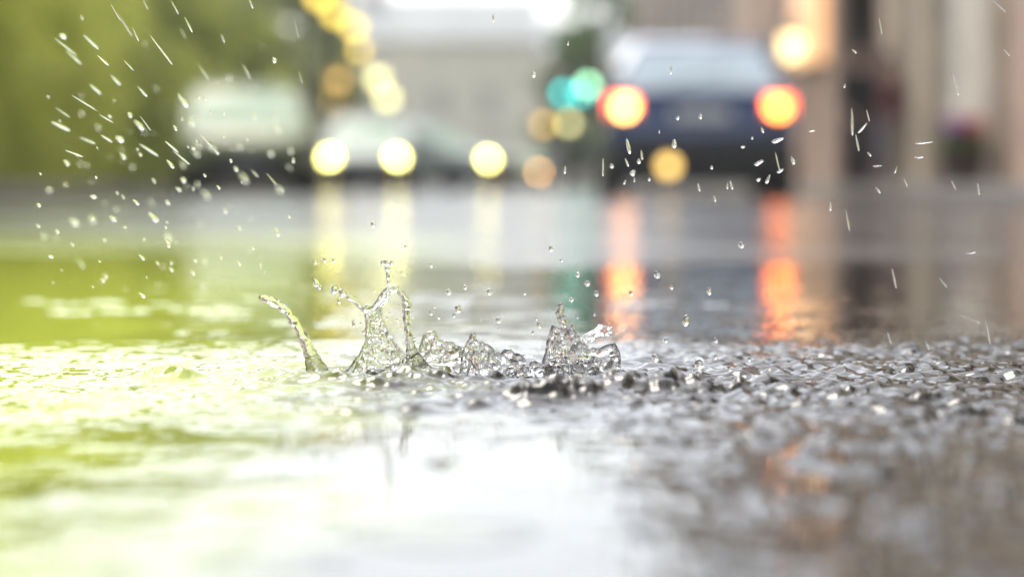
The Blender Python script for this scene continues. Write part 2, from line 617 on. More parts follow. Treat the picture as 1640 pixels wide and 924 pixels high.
# pavements, each with a run of granite kerb stones
for nm, x0, x1, kx0, kx1 in (('right', 3.5, 5.2, 3.35, 3.497), ('left', -9.0, -4.45, -4.447, -4.3)):
    slab('pavement', M['paving'], x0, x1, -10, 400, 0.115, 0.12)
    kr = tag(MB().box(kx0, kx1, 81, 400, -0.01, 0.118).build('kerb', M['kerb']), kind='structure')
    k0 = MB().box(-(kx1 - kx0) / 2, (kx1 - kx0) / 2, 0.004, 0.996, -0.01, 0.12).build('kerb_stone', M['kerb'], bevel=0.012)
    k0.parent = kr
    k0.location = ((kx0 + kx1) / 2, -4, 0)
    for i in range(1, 85):
        k = k0.copy()
        COL.objects.link(k)
        k.location = ((kx0 + kx1) / 2, -4 + i, 0.003 * math.sin(i * 1.7))

# ------------------------------------------------------------------ trees and hedges
def leaves(mb_v, mb_f, rnd, centre, rad, n, size):
    c = np.array(centre)
    d = rnd.normal(size=(n, 3))
    d /= np.linalg.norm(d, axis=1)[:, None]
    r = rnd.uniform(0.35, 1.0, (n, 1)) ** 0.5
    p = c + d * r * np.array(rad)
    a = rnd.normal(size=(n, 3))
    a /= np.linalg.norm(a, axis=1)[:, None]
    b = np.cross(a, rnd.normal(size=(n, 3)))
    b /= np.linalg.norm(b, axis=1)[:, None]
    s = size * rnd.uniform(0.6, 1.3, (n, 1))
    return np.stack([p - a * s, p + b * s * 0.5, p + a * s, p - b * s * 0.5], 1)


def leaf_mesh(name, quads, m, parent=None):
    q = np.concatenate(quads, 0)
    me = bpy.data.meshes.new(name)
    n = len(q)
    me.vertices.add(n * 4)
    me.vertices.foreach_set('co', q.reshape(-1).astype(np.float32))
    me.loops.add(n * 4)
    me.loops.foreach_set('vertex_index', np.arange(n * 4, dtype=np.int32))
    me.polygons.add(n)
    me.polygons.foreach_set('loop_start', np.arange(0, n * 4, 4, dtype=np.int32))
    me.update()
    me.materials.append(m)
    o = bpy.data.objects.new(name, me)
    COL.objects.link(o)
    if parent:
        o.parent = parent
    return o


def tree(loc, h, spread, base, m, label, group, seed, clumps=34, per=170, leaf=0.10):
    rnd = np.random.RandomState(seed)
    root = empty('tree', loc, label, 'tree', group)
    tr = MB()
    tr.tube([(0, 0, -0.05), (0.03, 0.02, h * 0.25), (-0.05, 0.04, h * 0.5), (0.02, 0, h * 0.85)], [h * 0.03, h * 0.024, h * 0.018, h * 0.006], 10)
    cl = []
    for i in range(clumps):
        t = rnd.uniform(0, 1)
        z = base + (h - base) * t
        rad = spread * math.sqrt(max(0.08, 1 - (2 * t - 0.8) ** 2 / 1.5))
        an = rnd.uniform(0, 2 * math.pi)
        r = rad * math.sqrt(rnd.uniform(0.05, 1))
        c = (r * math.cos(an), r * math.sin(an), z)
        s = spread * rnd.uniform(0.22, 0.42)
        cl.append(leaves(None, None, rnd, c, (s, s, s * 0.75), per, leaf))
        if i % 3 == 0:
            tr.tube([(0, 0, max(0.4, z - spread * 0.5)), (c[0] * 0.5, c[1] * 0.5, z - spread * 0.15), c], [h * 0.012, h * 0.007, h * 0.003], 6)
    tr.build('trunk', M['bark'], root, smooth=True)
    leaf_mesh('crown', cl, m, root)
    return root


def hedge(x0, x1, y0, y1, h, m, label, seed, n=26000, leaf=0.06):
    rnd = np.random.RandomState(seed)
    root = empty('hedge', ((x0 + x1) / 2, (y0 + y1) / 2, 0.1), label, 'hedge')
    q = []
    L_ = y1 - y0
    k = int(L_ / 0.9)
    for i in range(k):
        for j in range(3):
            c = (rnd.uniform(-0.3, 0.3) * (x1 - x0), -L_ / 2 + (i + 0.5) * L_ / k + rnd.uniform(-0.2, 0.2), h * (0.18 + 0.32 * j) + rnd.uniform(-0.15, 0.15))
            q.append(leaves(None, None, rnd, c, ((x1 - x0) * 0.5, 0.75, h * 0.24), n // (k * 3), leaf))
    leaf_mesh('foliage', q, m, root)
    st = MB()
    for i in range(k):
        yy = -L_ / 2 + (i + 0.5) * L_ / k
        st.tube([(0, yy, -0.1), (0.1 * math.sin(i), yy + 0.1, h * 0.5), (-0.1 * math.sin(i), yy, h * 0.85)], [0.05, 0.035, 0.012], 7)
    st.build('stem', M['bark'], root)
    return root


hedge(-6.2, -4.9, 3, 31, 2.6, M['lime_leaf'], 'long lime green hedge beside the left pavement', 1, 60000, 0.06)
hedge(-6.4, -5.2, 31.5, 50, 2.2, M['olive_leaf'], 'darker olive hedge beyond the lime green hedge', 2, 22000, 0.07)
for i, (x, y, h, sp, m, lab) in enumerate([
        (-7.2, 23, 4.3, 1.8, 'lime_leaf', 'lime green tree nearest the left edge behind the hedge'),
        (-7.6, 29, 4.8, 2.0, 'lime_leaf', 'broad lime green tree second along the hedge'),
        (-7.4, 36, 4.6, 2.0, 'olive_leaf', 'olive green tree behind the parked car'),
        (-8.0, 45, 5.4, 2.4, 'olive_leaf', 'olive tree beyond the parked car'),
        (-9.0, 58, 6.8, 2.8, 'olive_leaf', 'olive tree beside the yellow street lamps'),
        (-11.0, 74, 8.2, 3.6, 'lime_leaf', 'wide yellow green tree left of the yellow street lamps'),
        (-9.6, 84, 8.6, 3.0, 'olive_leaf', 'olive tree directly behind the topmost yellow lamps'),
        (-12.5, 98, 11.0, 3.8, 'lime_leaf', 'large yellow green tree far back on the left'),
        (-9.4, 108, 11.0, 3.0, 'olive_leaf', 'olive tree behind the amber post lamps'),
        (-10.6, 128, 11.0, 3.2, 'olive_leaf', 'farthest olive tree of the row, beside the cream house')]):
    tree((x, y, 0.1), h, sp, 0.9, M[m], lab, 'trees along the left pavement', 30 + i, per=170 if y < 50 else 420, leaf=0.11 if y < 50 else 0.15)
tree((2.3, 104, 0.1), 6.6, 1.5, 0.9, M['green_leaf'], 'dark green tree behind the green traffic signals', None, 50, clumps=30, leaf=0.14)
tree((4.2, 112, 0.1), 11, 2.3, 1.5, M['green_leaf'], 'tall green tree rising above the dark car roof', None, 51, clumps=40, leaf=0.16)

# ------------------------------------------------------------------ buildings
def window(parent, x, y0, y1, z0, z1, side=-1, glass='pane', frame='white'):
    """a window in a wall that faces side along x, spanning y0..y1"""
    fr = MB()
    t = 0.07
    xa, xb = sorted((x, x + side * 0.06))
    fr.box(xa, xb, y0, y0 + t, z0, z1).box(xa, xb, y1 - t, y1, z0, z1)
    fr.box(xa, xb, y0 + t, y1 - t, z0, z0 + t).box(xa, xb, y0 + t, y1 - t, z1 - t, z1)
    fr.box(xa, xb, (y0 + y1) / 2 - 0.02, (y0 + y1) / 2 + 0.02, z0 + t, z1 - t)
    w = fr.build('window', M[frame], parent)
    xa, xb = sorted((x + side * 0.015, x + side * 0.03))
    MB().box(xa, xb, y0 + t, y1 - t, z0 + t, z1 - t).build('pane', M[glass], w)
    xa, xb = sorted((x, x + side * 0.14))
    MB().box(xa, xb, y0 - 0.08, y1 + 0.08, z0 - 0.1, z0 - 0.002).build('sill', M['pale_stone'], w)
    return w


def wall_with_openings(parent, x, y0, y1, h, th, ops, m):
    """a wall along y with real openings (ya, yb, za, zb), built as piers, aprons and lintels"""
    w = MB()
    xa, xb = x, x + th
    cur = y0
    for ya, yb, lst in ops:
        w.box(xa, xb, cur, ya, 0, h)
        z = 0
        for za, zb in lst:
            if za > z:
                w.box(xa, xb, ya, yb, z, za)
            z = zb
        w.box(xa, xb, ya, yb, z, h)
        cur = yb
    w.box(xa, xb, cur, y1, 0, h)
    return w.build('wall', m, parent)


FX = 4.75
# the near, pale stone house on the right
b = empty('stone_building', (0, 0, 0.115), 'pale stone house with broad piers behind the flower planter', 'building')
ops = [(8, 9.2, [(0.75, 2.5), (3.6, 5.6)]), (12, 13.2, [(0.75, 2.5), (3.6, 5.6)]), (16, 17.2, [(0.75, 2.5), (3.6, 5.6)]), (22.35, 23.2, [(0.0, 2.5), (3.6, 5.6)]), (25.6, 26.6, [(0.75, 2.5), (3.6, 5.6)]), (28.0, 28.9, [(0.75, 2.5), (3.6, 5.6)])]
wall_with_openings(b, FX, 4.0, 29.6, 6.4, 0.4, ops, M['pale_stone'])
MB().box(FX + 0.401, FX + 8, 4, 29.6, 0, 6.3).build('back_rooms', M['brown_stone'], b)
MB().box(FX - 0.25, FX + 0.5, 3.9, 29.6, 6.402, 6.7).build('cornice', M['stone'], b, bevel=0.04)
for ya, yb, m in ((21.2, 22.25, 'pink_stone'), (23.3, 25.2, 'pale_stone'), (26.8, 27.8, 'stone'), (29.0, 29.6, 'stone')):
    MB().box(FX - 0.16, FX - 0.002, ya, yb, 0, 6.4).build('pilaster', M[m], b, bevel=0.02)
for ya, yb, lst in ops:
    for za, zb in lst[(1 if lst[0][0] == 0 else 0):]:
        window(b, FX + 0.12, ya + 0.003, yb - 0.003, za + 0.11, zb - 0.003)
dr = MB().box(FX + 0.1, FX + 0.16, 22.36, 23.19, 0.01, 2.49).build('door', M['oak'], b)
MB().ball((FX + 0.07, 22.5, 1.05), 0.04).build('handle', M['rim'], dr)
up = MB().box(FX, FX + 8, 4, 29.6, 6.702, 10.2).build('added_storey', M['brown_stone'], b)  # unseen storey, added so the puddle reflects dark instead of sky
for ya in (20.4, 22.4, 24.4, 26.4, 28.2):
    MB().box(FX - 0.04, FX - 0.002, ya, ya + 0.9, 7.5, 9.3).build('window', M['pane'], up)
# the brown house with the dark doorway
b = empty('stone_building', (0, 0, 0.115), 'pinkish brown stone house with dark open doorway behind two people', 'building')
ops = [(30.3, 34.6, [(0.0, 2.9), (3.9, 5.9)]), (39.2, 41.2, [(0.9, 2.8), (3.9, 5.9)]), (43, 45, [(0.9, 2.8), (3.9, 5.9)]), (47, 49, [(0.9, 2.8), (3.9, 5.9)])]
wall_with_openings(b, FX, 29.603, 51, 7.0, 0.4, ops, M['pink_stone'])
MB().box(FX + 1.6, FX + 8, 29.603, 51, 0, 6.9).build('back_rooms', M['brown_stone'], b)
MB().box(FX - 0.25, FX + 0.5, 29.603, 51, 7.002, 7.3).build('cornice', M['stone'], b, bevel=0.04)
for ya, yb in ((29.65, 30.25), (34.7, 35.4), (38.1, 38.9), (41.4, 42.2), (45.3, 46.1)):
    MB().box(FX - 0.14, FX - 0.002, ya, yb, 0, 7.0).build('pilaster', M['pink_stone'], b, bevel=0.02)
MB().box(FX + 1.2, FX + 1.26, 30.0, 35.5, 0, 2.9).build('door', M['dark_wood'], b)
MB().box(FX - 0.03, FX + 0.45, 34.42, 34.597, 0.002, 2.898).build('shade_lining', M['dark_wood'], b)  # dark lining added to put the doorway's shade on the jamb
MB().box(FX + 0.42, FX + 1.19, 35.3, 35.5, 0, 2.9).build('porch_wall', M['dark_wood'], b)
MB().box(FX + 0.405, FX + 1.19, 29.7, 35.6, 2.91, 3.0).build('porch_ceiling', M['dark_wood'], b)
window(b, FX + 0.12, 30.31, 34.59, 4.0, 5.89)
for ya, yb, lst in ops[1:]:
    for za, zb in lst:
        window(b, FX + 0.12, ya + 0.003, yb - 0.003, za + 0.11, zb - 0.003)
up = MB().box(FX, FX + 8, 29.603, 51, 7.302, 11).build('added_storey', M['brown_stone'], b)  # also unseen, added to darken the water's reflection
for i in range(9):
    MB().box(FX - 0.04, FX - 0.002, 30.6 + 2.2 * i, 31.6 + 2.2 * i, 8.1, 9.9).build('window', M['pane'], up)
# farther terrace
b = empty('stone_building', (0, 0, 0.115), 'dark brown terrace beyond the pinkish house, behind the car roof', 'building')
ops = [(54 + 5 * i, 56 + 5 * i, [(0.9, 2.8), (3.9, 5.9), (7, 8.6)]) for i in range(9)]
wall_with_openings(b, FX + 0.2, 51.1, 100, 11, 0.4, ops, M['brown_stone'])
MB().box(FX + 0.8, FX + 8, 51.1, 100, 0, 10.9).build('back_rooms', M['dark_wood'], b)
for ya, yb, lst in ops:
    for za, zb in lst:
        window(b, FX + 0.32, ya + 0.003, yb - 0.003, za + 0.11, zb - 0.003)

# shop sign box glowing orange, and the wall lantern
sg = empty('hanging_sign', (FX - 0.002, 37, 1.95), 'glowing orange shop light box on the pinkish wall above the lantern', 'sign')
MB().box(-0.30, -0.02, -1.0, 1.0, -0.03, 2.0).build('case', M['iron'], sg, bevel=0.02)
MB().box(-0.33, -0.302, -0.95, 0.95, 0.02, 1.95).build('lit_face', M['warm_window'], sg)
MB().box(-0.29, -0.03, -1.03, -1.002, 0.02, 1.95).build('lit_face', M['warm_window'], sg)


def lantern(loc, label):
    r = empty('wall_lantern', loc, label, 'lantern')
    MB().tube([(0.42, 0, 0.35), (0.2, 0, 0.42), (0, 0, 0.34)], 0.02, 8).build('bracket', M['iron'], r)
    MB().lathe([(0.02, 0.34), (0.06, 0.30), (0.17, 0.2), (0.18, 0.17)], n=8).build('cap', M['iron'], r)
    MB().lathe([(0.06, -0.17), (0.10, -0.17), (0.15, 0.165), (0.05, 0.165)], n=12).build('lit_glass', M['lantern'], r, smooth=True)
    MB().lathe([(0.03, -0.24), (0.07, -0.2), (0.11, -0.173), (0.05, -0.172)], n=8).build('base', M['iron'], r)
    return r


lantern(at(1265, 77, 36.5) + Vector((0.02, 0, 0)), 'round glowing yellow lantern on the wall to the upper right of the car')

# the pale house that closes the street
b = empty('cream_building', at(730, 300, 150) * 1.0, 'cream rendered house with grey slate roof closing the street', 'building')
b.location.z = 0
x0, x1 = -8.6, 5.0
wl_ = MB()
cols = [(-7.6, -6.4), (-4.6, -3.4), (-1.6, -0.4), (1.4, 2.6)]
cur = x0
for xa, xb in cols:
    wl_.box(cur, xa, 0, 0.5, 0, 9.2)
    z = 0
    for za, zb in ((1.0, 3.0), (4.4, 6.2)):
        wl_.box(xa, xb, 0, 0.5, z, za)
        z = zb
    wl_.box(xa, xb, 0, 0.5, z, 9.2)
    cur = xb
wl_.box(cur, x1, 0, 0.5, 0, 9.2)
wl_.box(x0, x0 + 0.4, 0.5, 9, 0, 9.2).box(x1 - 0.4, x1, 0.5, 9, 0, 9.2).box(x0, x1, 9, 9.3, 0, 9.2)
wl_.build('wall', M['cream'], b)
for xa, xb in cols:
    for za, zb in ((1.0, 3.0), (4.4, 6.2)):
        w = MB().box(xa, xb, 0.1, 0.16, za, za + 0.08).box(xa, xb, 0.1, 0.16, zb - 0.08, zb).box(xa, xa + 0.08, 0.1, 0.16, za + 0.08, zb - 0.08).box(xb - 0.08, xb, 0.1, 0.16, za + 0.08, zb - 0.08).build('window', M['white'], b)
        MB().box(xa + 0.08, xb - 0.08, 0.12, 0.14, za + 0.08, zb - 0.08).build('pane', mat('pale blind', (0.5, 0.48, 0.4), 0.2), w)
rf = MB()
rf.loft([[(x0 - 0.4, -0.5, 9.2), (x1 + 0.4, -0.5, 9.2), (x1 + 0.4, 9.8, 9.2), (x0 - 0.4, 9.8, 9.2)], [(x0 - 0.2, 4.4, 12.2), (x1 + 0.2, 4.4, 12.2), (x1 + 0.2, 4.9, 12.2), (x0 - 0.2, 4.9, 12.2)]])
rfo = rf.build('roof', M['slate'], b)
MB().box(-6, -4.8, 4.0, 5.2, 11, 13.6).build('chimney', M['stone'], rfo)
# a second, greyer house behind the first
b = empty('grey_building', at(930, 300, 170), 'pale grey house partly hidden behind the green trees', 'building')
b.location.z = 0
MB().box(-6.5, 6, 0, 8, 0, 9.5).build('wall', M['pale_stone'], b)
rfo = MB().loft([[(-6.9, -0.4, 9.5), (6.4, -0.4, 9.5), (6.4, 8.4, 9.5), (-6.9, 8.4, 9.5)], [(-6.6, 3.9, 12), (6.1, 3.9, 12), (6.1, 4.2, 12), (-6.6, 4.2, 12)]]).build('roof', M['slate'], b)
for i in range(4):
    for za in (1.2, 4.6):
        w = MB().box(-5.4 + 3 * i, -4.2 + 3 * i, -0.06, -0.002, za, za + 1.8).build('window', M['white'], b)
        MB().box(-5.3 + 3 * i, -4.3 + 3 * i, -0.075, -0.062, za + 0.1, za + 1.7).build('pane', M['pane'], w)

# ------------------------------------------------------------------ cars
def car(loc, rz, label, paint, group=None, rear='glass_sky_pale', front='glass_screen', head=None, tail=None, fogs=None, rear_fog=None, h=1.5, lit=(-1, 1)):
    """a five-door hatchback; local +y is its front"""
    r = empty('car', loc, label, 'car', group, rz)
    r.location.z = -0.006
    k = h / 1.5

    def ring(y, zb, zt, w):
        p = [(w * 0.80, zb), (w * 0.97, zb + 0.10), (w, zb + 0.25 * (zt - zb) + 0.05), (w * 0.985, zb + 0.7 * (zt - zb)), (w * 0.93, zt - 0.03), (w * 0.84, zt), (w * 0.4, zt + 0.015)]
        return [(x, y, z) for x, z in p] + [(-x, y, z) for x, z in reversed(p)]
    MB().loft([ring(*s) for s in [(-2.06, 0.42, 0.66, 0.74), (-2.02, 0.30, 0.88, 0.84), (-1.86, 0.22, 0.96, 0.885), (-1.2, 0.2, 0.97, 0.895), (0.2, 0.2, 0.955, 0.895),
                                  (0.95, 0.2, 0.95, 0.89), (1.55, 0.21, 0.86, 0.875), (1.92, 0.24, 0.74, 0.83), (2.08, 0.32, 0.60, 0.72)]]).build('body', paint, r, smooth=True, bevel=0.0)
    # cabin
    def cr(y, z, w):
        return [(w, y, z), (w * 0.5, y, z + 0.012), (-w * 0.5, y, z + 0.012), (-w, y, z)]
    zr = h
    cab = MB()
    lo = [(-1.98, 0.94), (-1.2, 0.965), (0.2, 0.95), (1.0, 0.945)]
    hi = [(-1.52, zr - 0.07), (-1.1, zr - 0.01), (-0.3, zr), (0.12, zr - 0.05)]
    wl2 = [0.82, 0.86, 0.86, 0.80]
    wh = [0.60, 0.66, 0.67, 0.62]
    ringL = [[(wl2[i], *lo[i]), ((wl2[i] + wh[i]) / 2 + 0.03, (lo[i][0] + hi[i][0]) / 2, (lo[i][1] + hi[i][1]) / 2), (wh[i] + 0.04, hi[i][0], hi[i][1] - 0.06), (wh[i] - 0.06, hi[i][0] + (0.05 if i == 0 else 0), hi[i][1]),
              (-wh[i] + 0.06, hi[i][0] + (0.05 if i == 0 else 0), hi[i][1]), (-wh[i] - 0.04, hi[i][0], hi[i][1] - 0.06), (-(wl2[i] + wh[i]) / 2 - 0.03, (lo[i][0] + hi[i][0]) / 2, (lo[i][1] + hi[i][1]) / 2), (-wl2[i], *lo[i])] for i in range(4)]
    cab.loft(ringL)
    cab.build('cabin', paint, r, smooth=False, bevel=0.03)
    # glass a few millimetres proud of the cabin
    def pane(name, a, b_, c, d, m, t=0.012):
        MB().quad(a, b_, c, d, t).build(name, m, r)
    pane('rear_window', (-0.74, -1.955, 1.0), (0.74, -1.955, 1.0), (0.58, -1.565, zr - 0.13), (-0.58, -1.565, zr - 0.13), M[rear], 0.02)
    pane('windscreen', (0.72, 0.985, 0.98), (-0.72, 0.985, 0.98), (-0.58, 0.165, zr - 0.1), (0.58, 0.165, zr - 0.1), M[front], 0.02)
    for s in (-1, 1):
        q = [(s * 0.867, -1.15, 1.0), (s * 0.867, -0.2, 1.0), (s * 0.725, -0.3, zr - 0.1), (s * 0.725, -1.05, zr - 0.1)]
        q2 = [(s * 0.867, -0.12, 1.0), (s * 0.85, 0.75, 0.99), (s * 0.70, 0.05, zr - 0.12), (s * 0.725, -0.22, zr - 0.1)]
        for qq in (q, q2):
            if s < 0:
                qq = qq[::-1]
            pane('side_window', *qq, M['pane'])
        MB().ball((s * 0.96, 0.62, 1.02), 0.1, sc=(1, 0.6, 0.75)).build('wing_mirror', paint, r, smooth=True)
        for yw in (-1.32, 1.3):
            t = MB().lathe([(0.20, -0.1), (0.29, -0.105), (0.315, -0.07), (0.315, 0.07), (0.29, 0.105), (0.20, 0.1)], (s * 0.80, yw, 0.315), 'x', 24).build('wheel', M['tyre'], r, smooth=False)
            MB().lathe([(0.02, s * 0.09), (0.19, s * 0.085), (0.205, s * 0.06), (0.19, 0), (0.02, 0)], (s * 0.82, yw, 0.315), 'x', 20).build('rim', M['rim'], t)
        # rear lamps
        ln = MB().loft([[(s * 0.60, -2.045, 0.74), (s * 0.83, -1.97, 0.72), (s * 0.83, -1.97, 0.92), (s * 0.60, -2.03, 0.92)], [(s * 0.60, -1.9, 0.74), (s * 0.84, -1.85, 0.72), (s * 0.84, -1.85, 0.92), (s * 0.60, -1.9, 0.92)]]).build('tail_light', M['tail_lens'] if tail else mat('red lens', (0.25, 0.01, 0.01), 0.2), r)
        if tail:
            MB().lathe([(0.02, -0.02), (0.07, -0.015), (0.075, 0.02), (0.02, 0.02)], (s * 0.70, -2.045, 0.83), 'y', 18).build('bulb', M[tail[0 if s < 0 else 1]], ln)
        # headlights
        MB().lathe([(0.02, 0.05), (0.08, 0.045), (0.10, 0.0), (0.09, -0.1), (0.02, -0.1)], (s * 0.64, 2.02, 0.66), 'y', 20).build('headlight', M[head] if head and s in lit else M['pane'], r, smooth=True)
        if fogs and s in lit:
            MB().lathe([(0.02, 0.04), (0.06, 0.035), (0.07, 0.0), (0.02, -0.05)], (s * 0.62, 2.06, 0.30), 'y', 16).build('fog_lamp', M[fogs], r)
    MB().box(-0.26, 0.26, -2.085, -2.065, 0.72, 0.83).build('number_plate', M['plate'], r)
    MB().box(-0.25, 0.25, 2.085, 2.1, 0.36, 0.46).build('number_plate', M['plate'], r)
    bp = [ring(-2.09, 0.24, 0.5, 0.80), ring(-2.07, 0.2, 0.54, 0.86), ring(-1.75, 0.19, 0.56, 0.903)]
    MB().loft(bp).build('rear_bumper', M['trim'], r, smooth=False)
    MB().loft([ring(1.7, 0.2, 0.44, 0.885), ring(2.0, 0.2, 0.44, 0.83), ring(2.11, 0.24, 0.40, 0.72)]).build('front_bumper', M['trim'], r)
    MB().box(-0.78, 0.78, -1.98, -0.3, 0.12, 0.26).build('undertray', M['trim'], r)
    MB().box(-0.5, 0.5, 2.06, 2.1, 0.47, 0.6).build('grille', M['trim'], r)
    MB().tube([(-0.3, -2.02, 1.02), (0.1, -1.9, 1.15), (0.25, -1.86, 1.2)], 0.012, 6).build('rear_wiper', M['trim'], r)
    if rear_fog:
        MB().lathe([(0.02, -0.02), (0.065, -0.02), (0.07, 0.01), (0.02, 0.01)], (rear_fog[0], -2.1, rear_fog[1]), 'y', 16).build('fog_lamp', M['fog'], r)
    return r


car((1.78, 22 + 2.07, 0.0), R(-1.5), 'dark blue hatchback seen from behind with glowing orange tail lights', M['navy'], tail=('tail_bulb', 'tail_bulb_dim'), rear_fog=(-0.30, 0.30), h=1.52)
d1 = 46
car((at(582, 300, d1).x, d1 + 2, 0), R(180), 'pale oncoming car with two bright round yellow headlights', M['silver'], head='headlight', fogs='fog')
d2 = 50
car((at(668, 300, d2).x, d2 + 1.2, 0), R(180 + 62), 'pale car turning across the street with one bright headlight', M['silver'], head='headlight', fogs='fog', lit=(1,))
d3 = 31
car((at(375, 300, d3).x - 0.1, d3 + 2, 0.0), R(180 + 8), 'olive green parked car with windscreen coloured like reflected sky beside the left hedge', M['green_car'])
d4 = 95
car((at(836, 300, d4).x, d4, 0), R(180), 'distant oncoming car with small dim amber lamps', M['green_car'], head='far_headlight')

# ------------------------------------------------------------------ lamps and signals
def street_lamp(m, h, label, loc, group, gr=0.2):
    r = empty('street_lamp', loc, label, 'street lamp', group)
    MB().lathe([(0.13, 0), (0.12, 0.5), (0.06, 0.6), (0.05, h - 0.3), (0.09, h - 0.27), (0.09, h - gr - 0.02), (0.03, h - gr - 0.02)], n=12).build('pole', M['iron'], r, smooth=False)
    MB().ball((0, 0, h), gr, 18, 12).build('globe', M[m], r, smooth=True)
    MB().lathe([(gr * 0.75, h + gr * 0.72), (gr * 0.7, h + gr * 0.85), (0.03, h + gr + 0.12), (0.01, h + gr + 0.2)], n=12).build('cap', M['iron'], r)
    return r


def lamp_at(px, py, h, m, label, group, gr=0.2):
    d = (h + 0.115 - CAM_H) / ((300 - py) / FPX)
    p = at(px, 300, d)
    p.z = 0.115
    return street_lamp(m, h, label, p, group, gr)


G1 = 'yellow globe street lamps along the left side'
for px, py, m, lab, gr in [
        (511, -6, 'globe', 'yellow globe street lamp, topmost of the row on the left', 0.2),
        (537, 22, 'globe', 'yellow globe street lamp, second from the top of the row', 0.2),
        (567, 43, 'globe', 'yellow globe street lamp, third from the top of the row', 0.2),
        (573, 80, 'globe', 'yellow globe street lamp, fourth down, just above the amber lamps', 0.22),
        (605, 126, 'globe_bright', 'bright pale yellow street lamp, upper of the two touching ones', 0.3),
        (621, 157, 'globe_bright', 'bright pale yellow street lamp, lower of the two touching ones', 0.36),
        (634, 174, 'globe_amber', 'amber street lamp peeping out behind the pale yellow one', 0.34)]:
    lamp_at(px, py, 5.0, m, lab, G1, gr)
G2 = 'short amber lamps on the left pavement'
for px, py, lab in [(540, 128, 'short amber post lamp, upper of the pair below the yellow lamps'), (537, 162, 'short amber post lamp, lower of the pair above the headlight'),
                    (512, 200, 'small amber post lamp partly behind the oncoming headlight')]:
    lamp_at(px, py, 3.4, 'globe_amber', lab, G2, 0.2)
G3 = 'post lamps by the green trees'
for px, py, m, lab in [(871, 199, 'globe_amber', 'dim amber post lamp left of the bright one below the green signals'), (910, 197, 'globe_bright', 'bright yellow post lamp below the green signals')]:
    lamp_at(px, py, 2.5, m, lab, G3, 0.2)


def signal(px, py, d, m, label):
    p = at(px, py, d)
    r = empty('traffic_signal', (p.x, p.y, 0.0), label, 'traffic signal', 'traffic signals showing green')
    z = p.z
    MB().lathe([(0.09, 0), (0.07, 0.3), (0.06, z - 0.3), (0.06, z + 0.9), (0.02, z + 0.95)], (0, 0.22, 0), n=12).build('pole', M['iron'], r)
    MB().box(-0.2, 0.2, -0.05, 0.15, z - 0.25, z + 0.95).build('housing', M['trim'], r, bevel=0.03)
    for i in range(3):
        zz = z + 0.35 * i
        MB().lathe([(0.02, -0.09), (0.16, -0.08), (0.17, -0.052), (0.02, -0.052)], (0, 0, zz), 'y', 20).build('lens', M[m] if i == 0 else mat('unlit lens', (0.06, 0.02, 0.01), 0.2), r)
        hood = MB()
        for k in range(9):
            a0, a1 = math.pi * k / 9, math.pi * (k + 1) / 9
            hood.quad((0.19 * math.cos(a0), -0.053, zz + 0.19 * math.sin(a0)), (0.19 * math.cos(a1), -0.053, zz + 0.19 * math.sin(a1)), (0.18 * math.cos(a1), -0.25, zz + 0.18 * math.sin(a1)), (0.18 * math.cos(a0), -0.25, zz + 0.18 * math.sin(a0)), 0.01)
        hood.build('hood', M['trim'], r)
    return r


signal(902, 150, 84, 'signal_teal', 'teal green traffic signal, leftmost of the three by the tree')
signal(929, 151, 90, 'signal_teal', 'teal green traffic signal in the middle, lower right of the leftmost')
signal(941, 137, 82, 'signal_pale', 'pale green traffic signal, brightest and highest of the three')

# ------------------------------------------------------------------ planter
p = empty('flower_planter', (4.32, 23.2, 0.115), 'dark square planter of red and purple flowers by the pale wall', 'planter')
MB().loft([[(-0.17, -0.17, 0), (0.17, -0.17, 0), (0.17, 0.17, 0), (-0.17, 0.17, 0)], [(-0.21, -0.21, 0.36), (0.21, -0.21, 0.36), (0.21, 0.21, 0.36), (-0.21, 0.21, 0.36)],
           [(-0.19, -0.19, 0.36), (0.19, -0.19, 0.36), (0.19, 0.19, 0.36), (-0.19, 0.19, 0.36)], [(-0.18, -0.18, 0.32), (0.18, -0.18, 0.32), (0.18, 0.18, 0.32), (-0.18, 0.18, 0.32)]]).build('pot', M['dark_wood'], p)
rnd = np.random.RandomState(77)
leaf_mesh('leaves', [leaves(None, None, rnd, (0, 0, 0.42), (0.24, 0.22, 0.13), 500, 0.04)], M['green_leaf'], p)
for c, xx, nm in (((0.35, 0.16, 0.42), -0.08, 'purple flowers'), ((0.45, 0.04, 0.06), 0.08, 'red flowers')):
    o = leaf_mesh('flowers', [leaves(None, None, rnd, (xx, -0.05, 0.56), (0.14, 0.16, 0.10), 260, 0.03)], leaf_mat(nm, c, tuple(min(1, v * 1.5) for v in c), 0.2), p)
    o['label'] = nm

# ------------------------------------------------------------------ people
M['skin'] = mat('skin', (0.50, 0.30, 0.22), 0.5, noise=(20, 0.08))
M['black_cloth'] = mat('black coat cloth', (0.012, 0.012, 0.015), 0.8, noise=(30, 0.3), bump=(60, 0.3, 0.004))
M['maroon_cloth'] = mat('maroon coat cloth', (0.16, 0.06, 0.055), 0.85, noise=(30, 0.25), bump=(60, 0.3, 0.004))
M['trouser'] = mat('dark trouser cloth', (0.05, 0.04, 0.05), 0.85, noise=(30, 0.25))
M['grey_trouser'] = mat('grey trouser cloth', (0.20, 0.18, 0.20), 0.85, noise=(30, 0.25))
M['hair'] = mat('dark hair', (0.02, 0.014, 0.01), 0.5, noise=(60, 0.4))
M['leather'] = mat('shoe leather', (0.02, 0.016, 0.014), 0.4, noise=(30, 0.3))


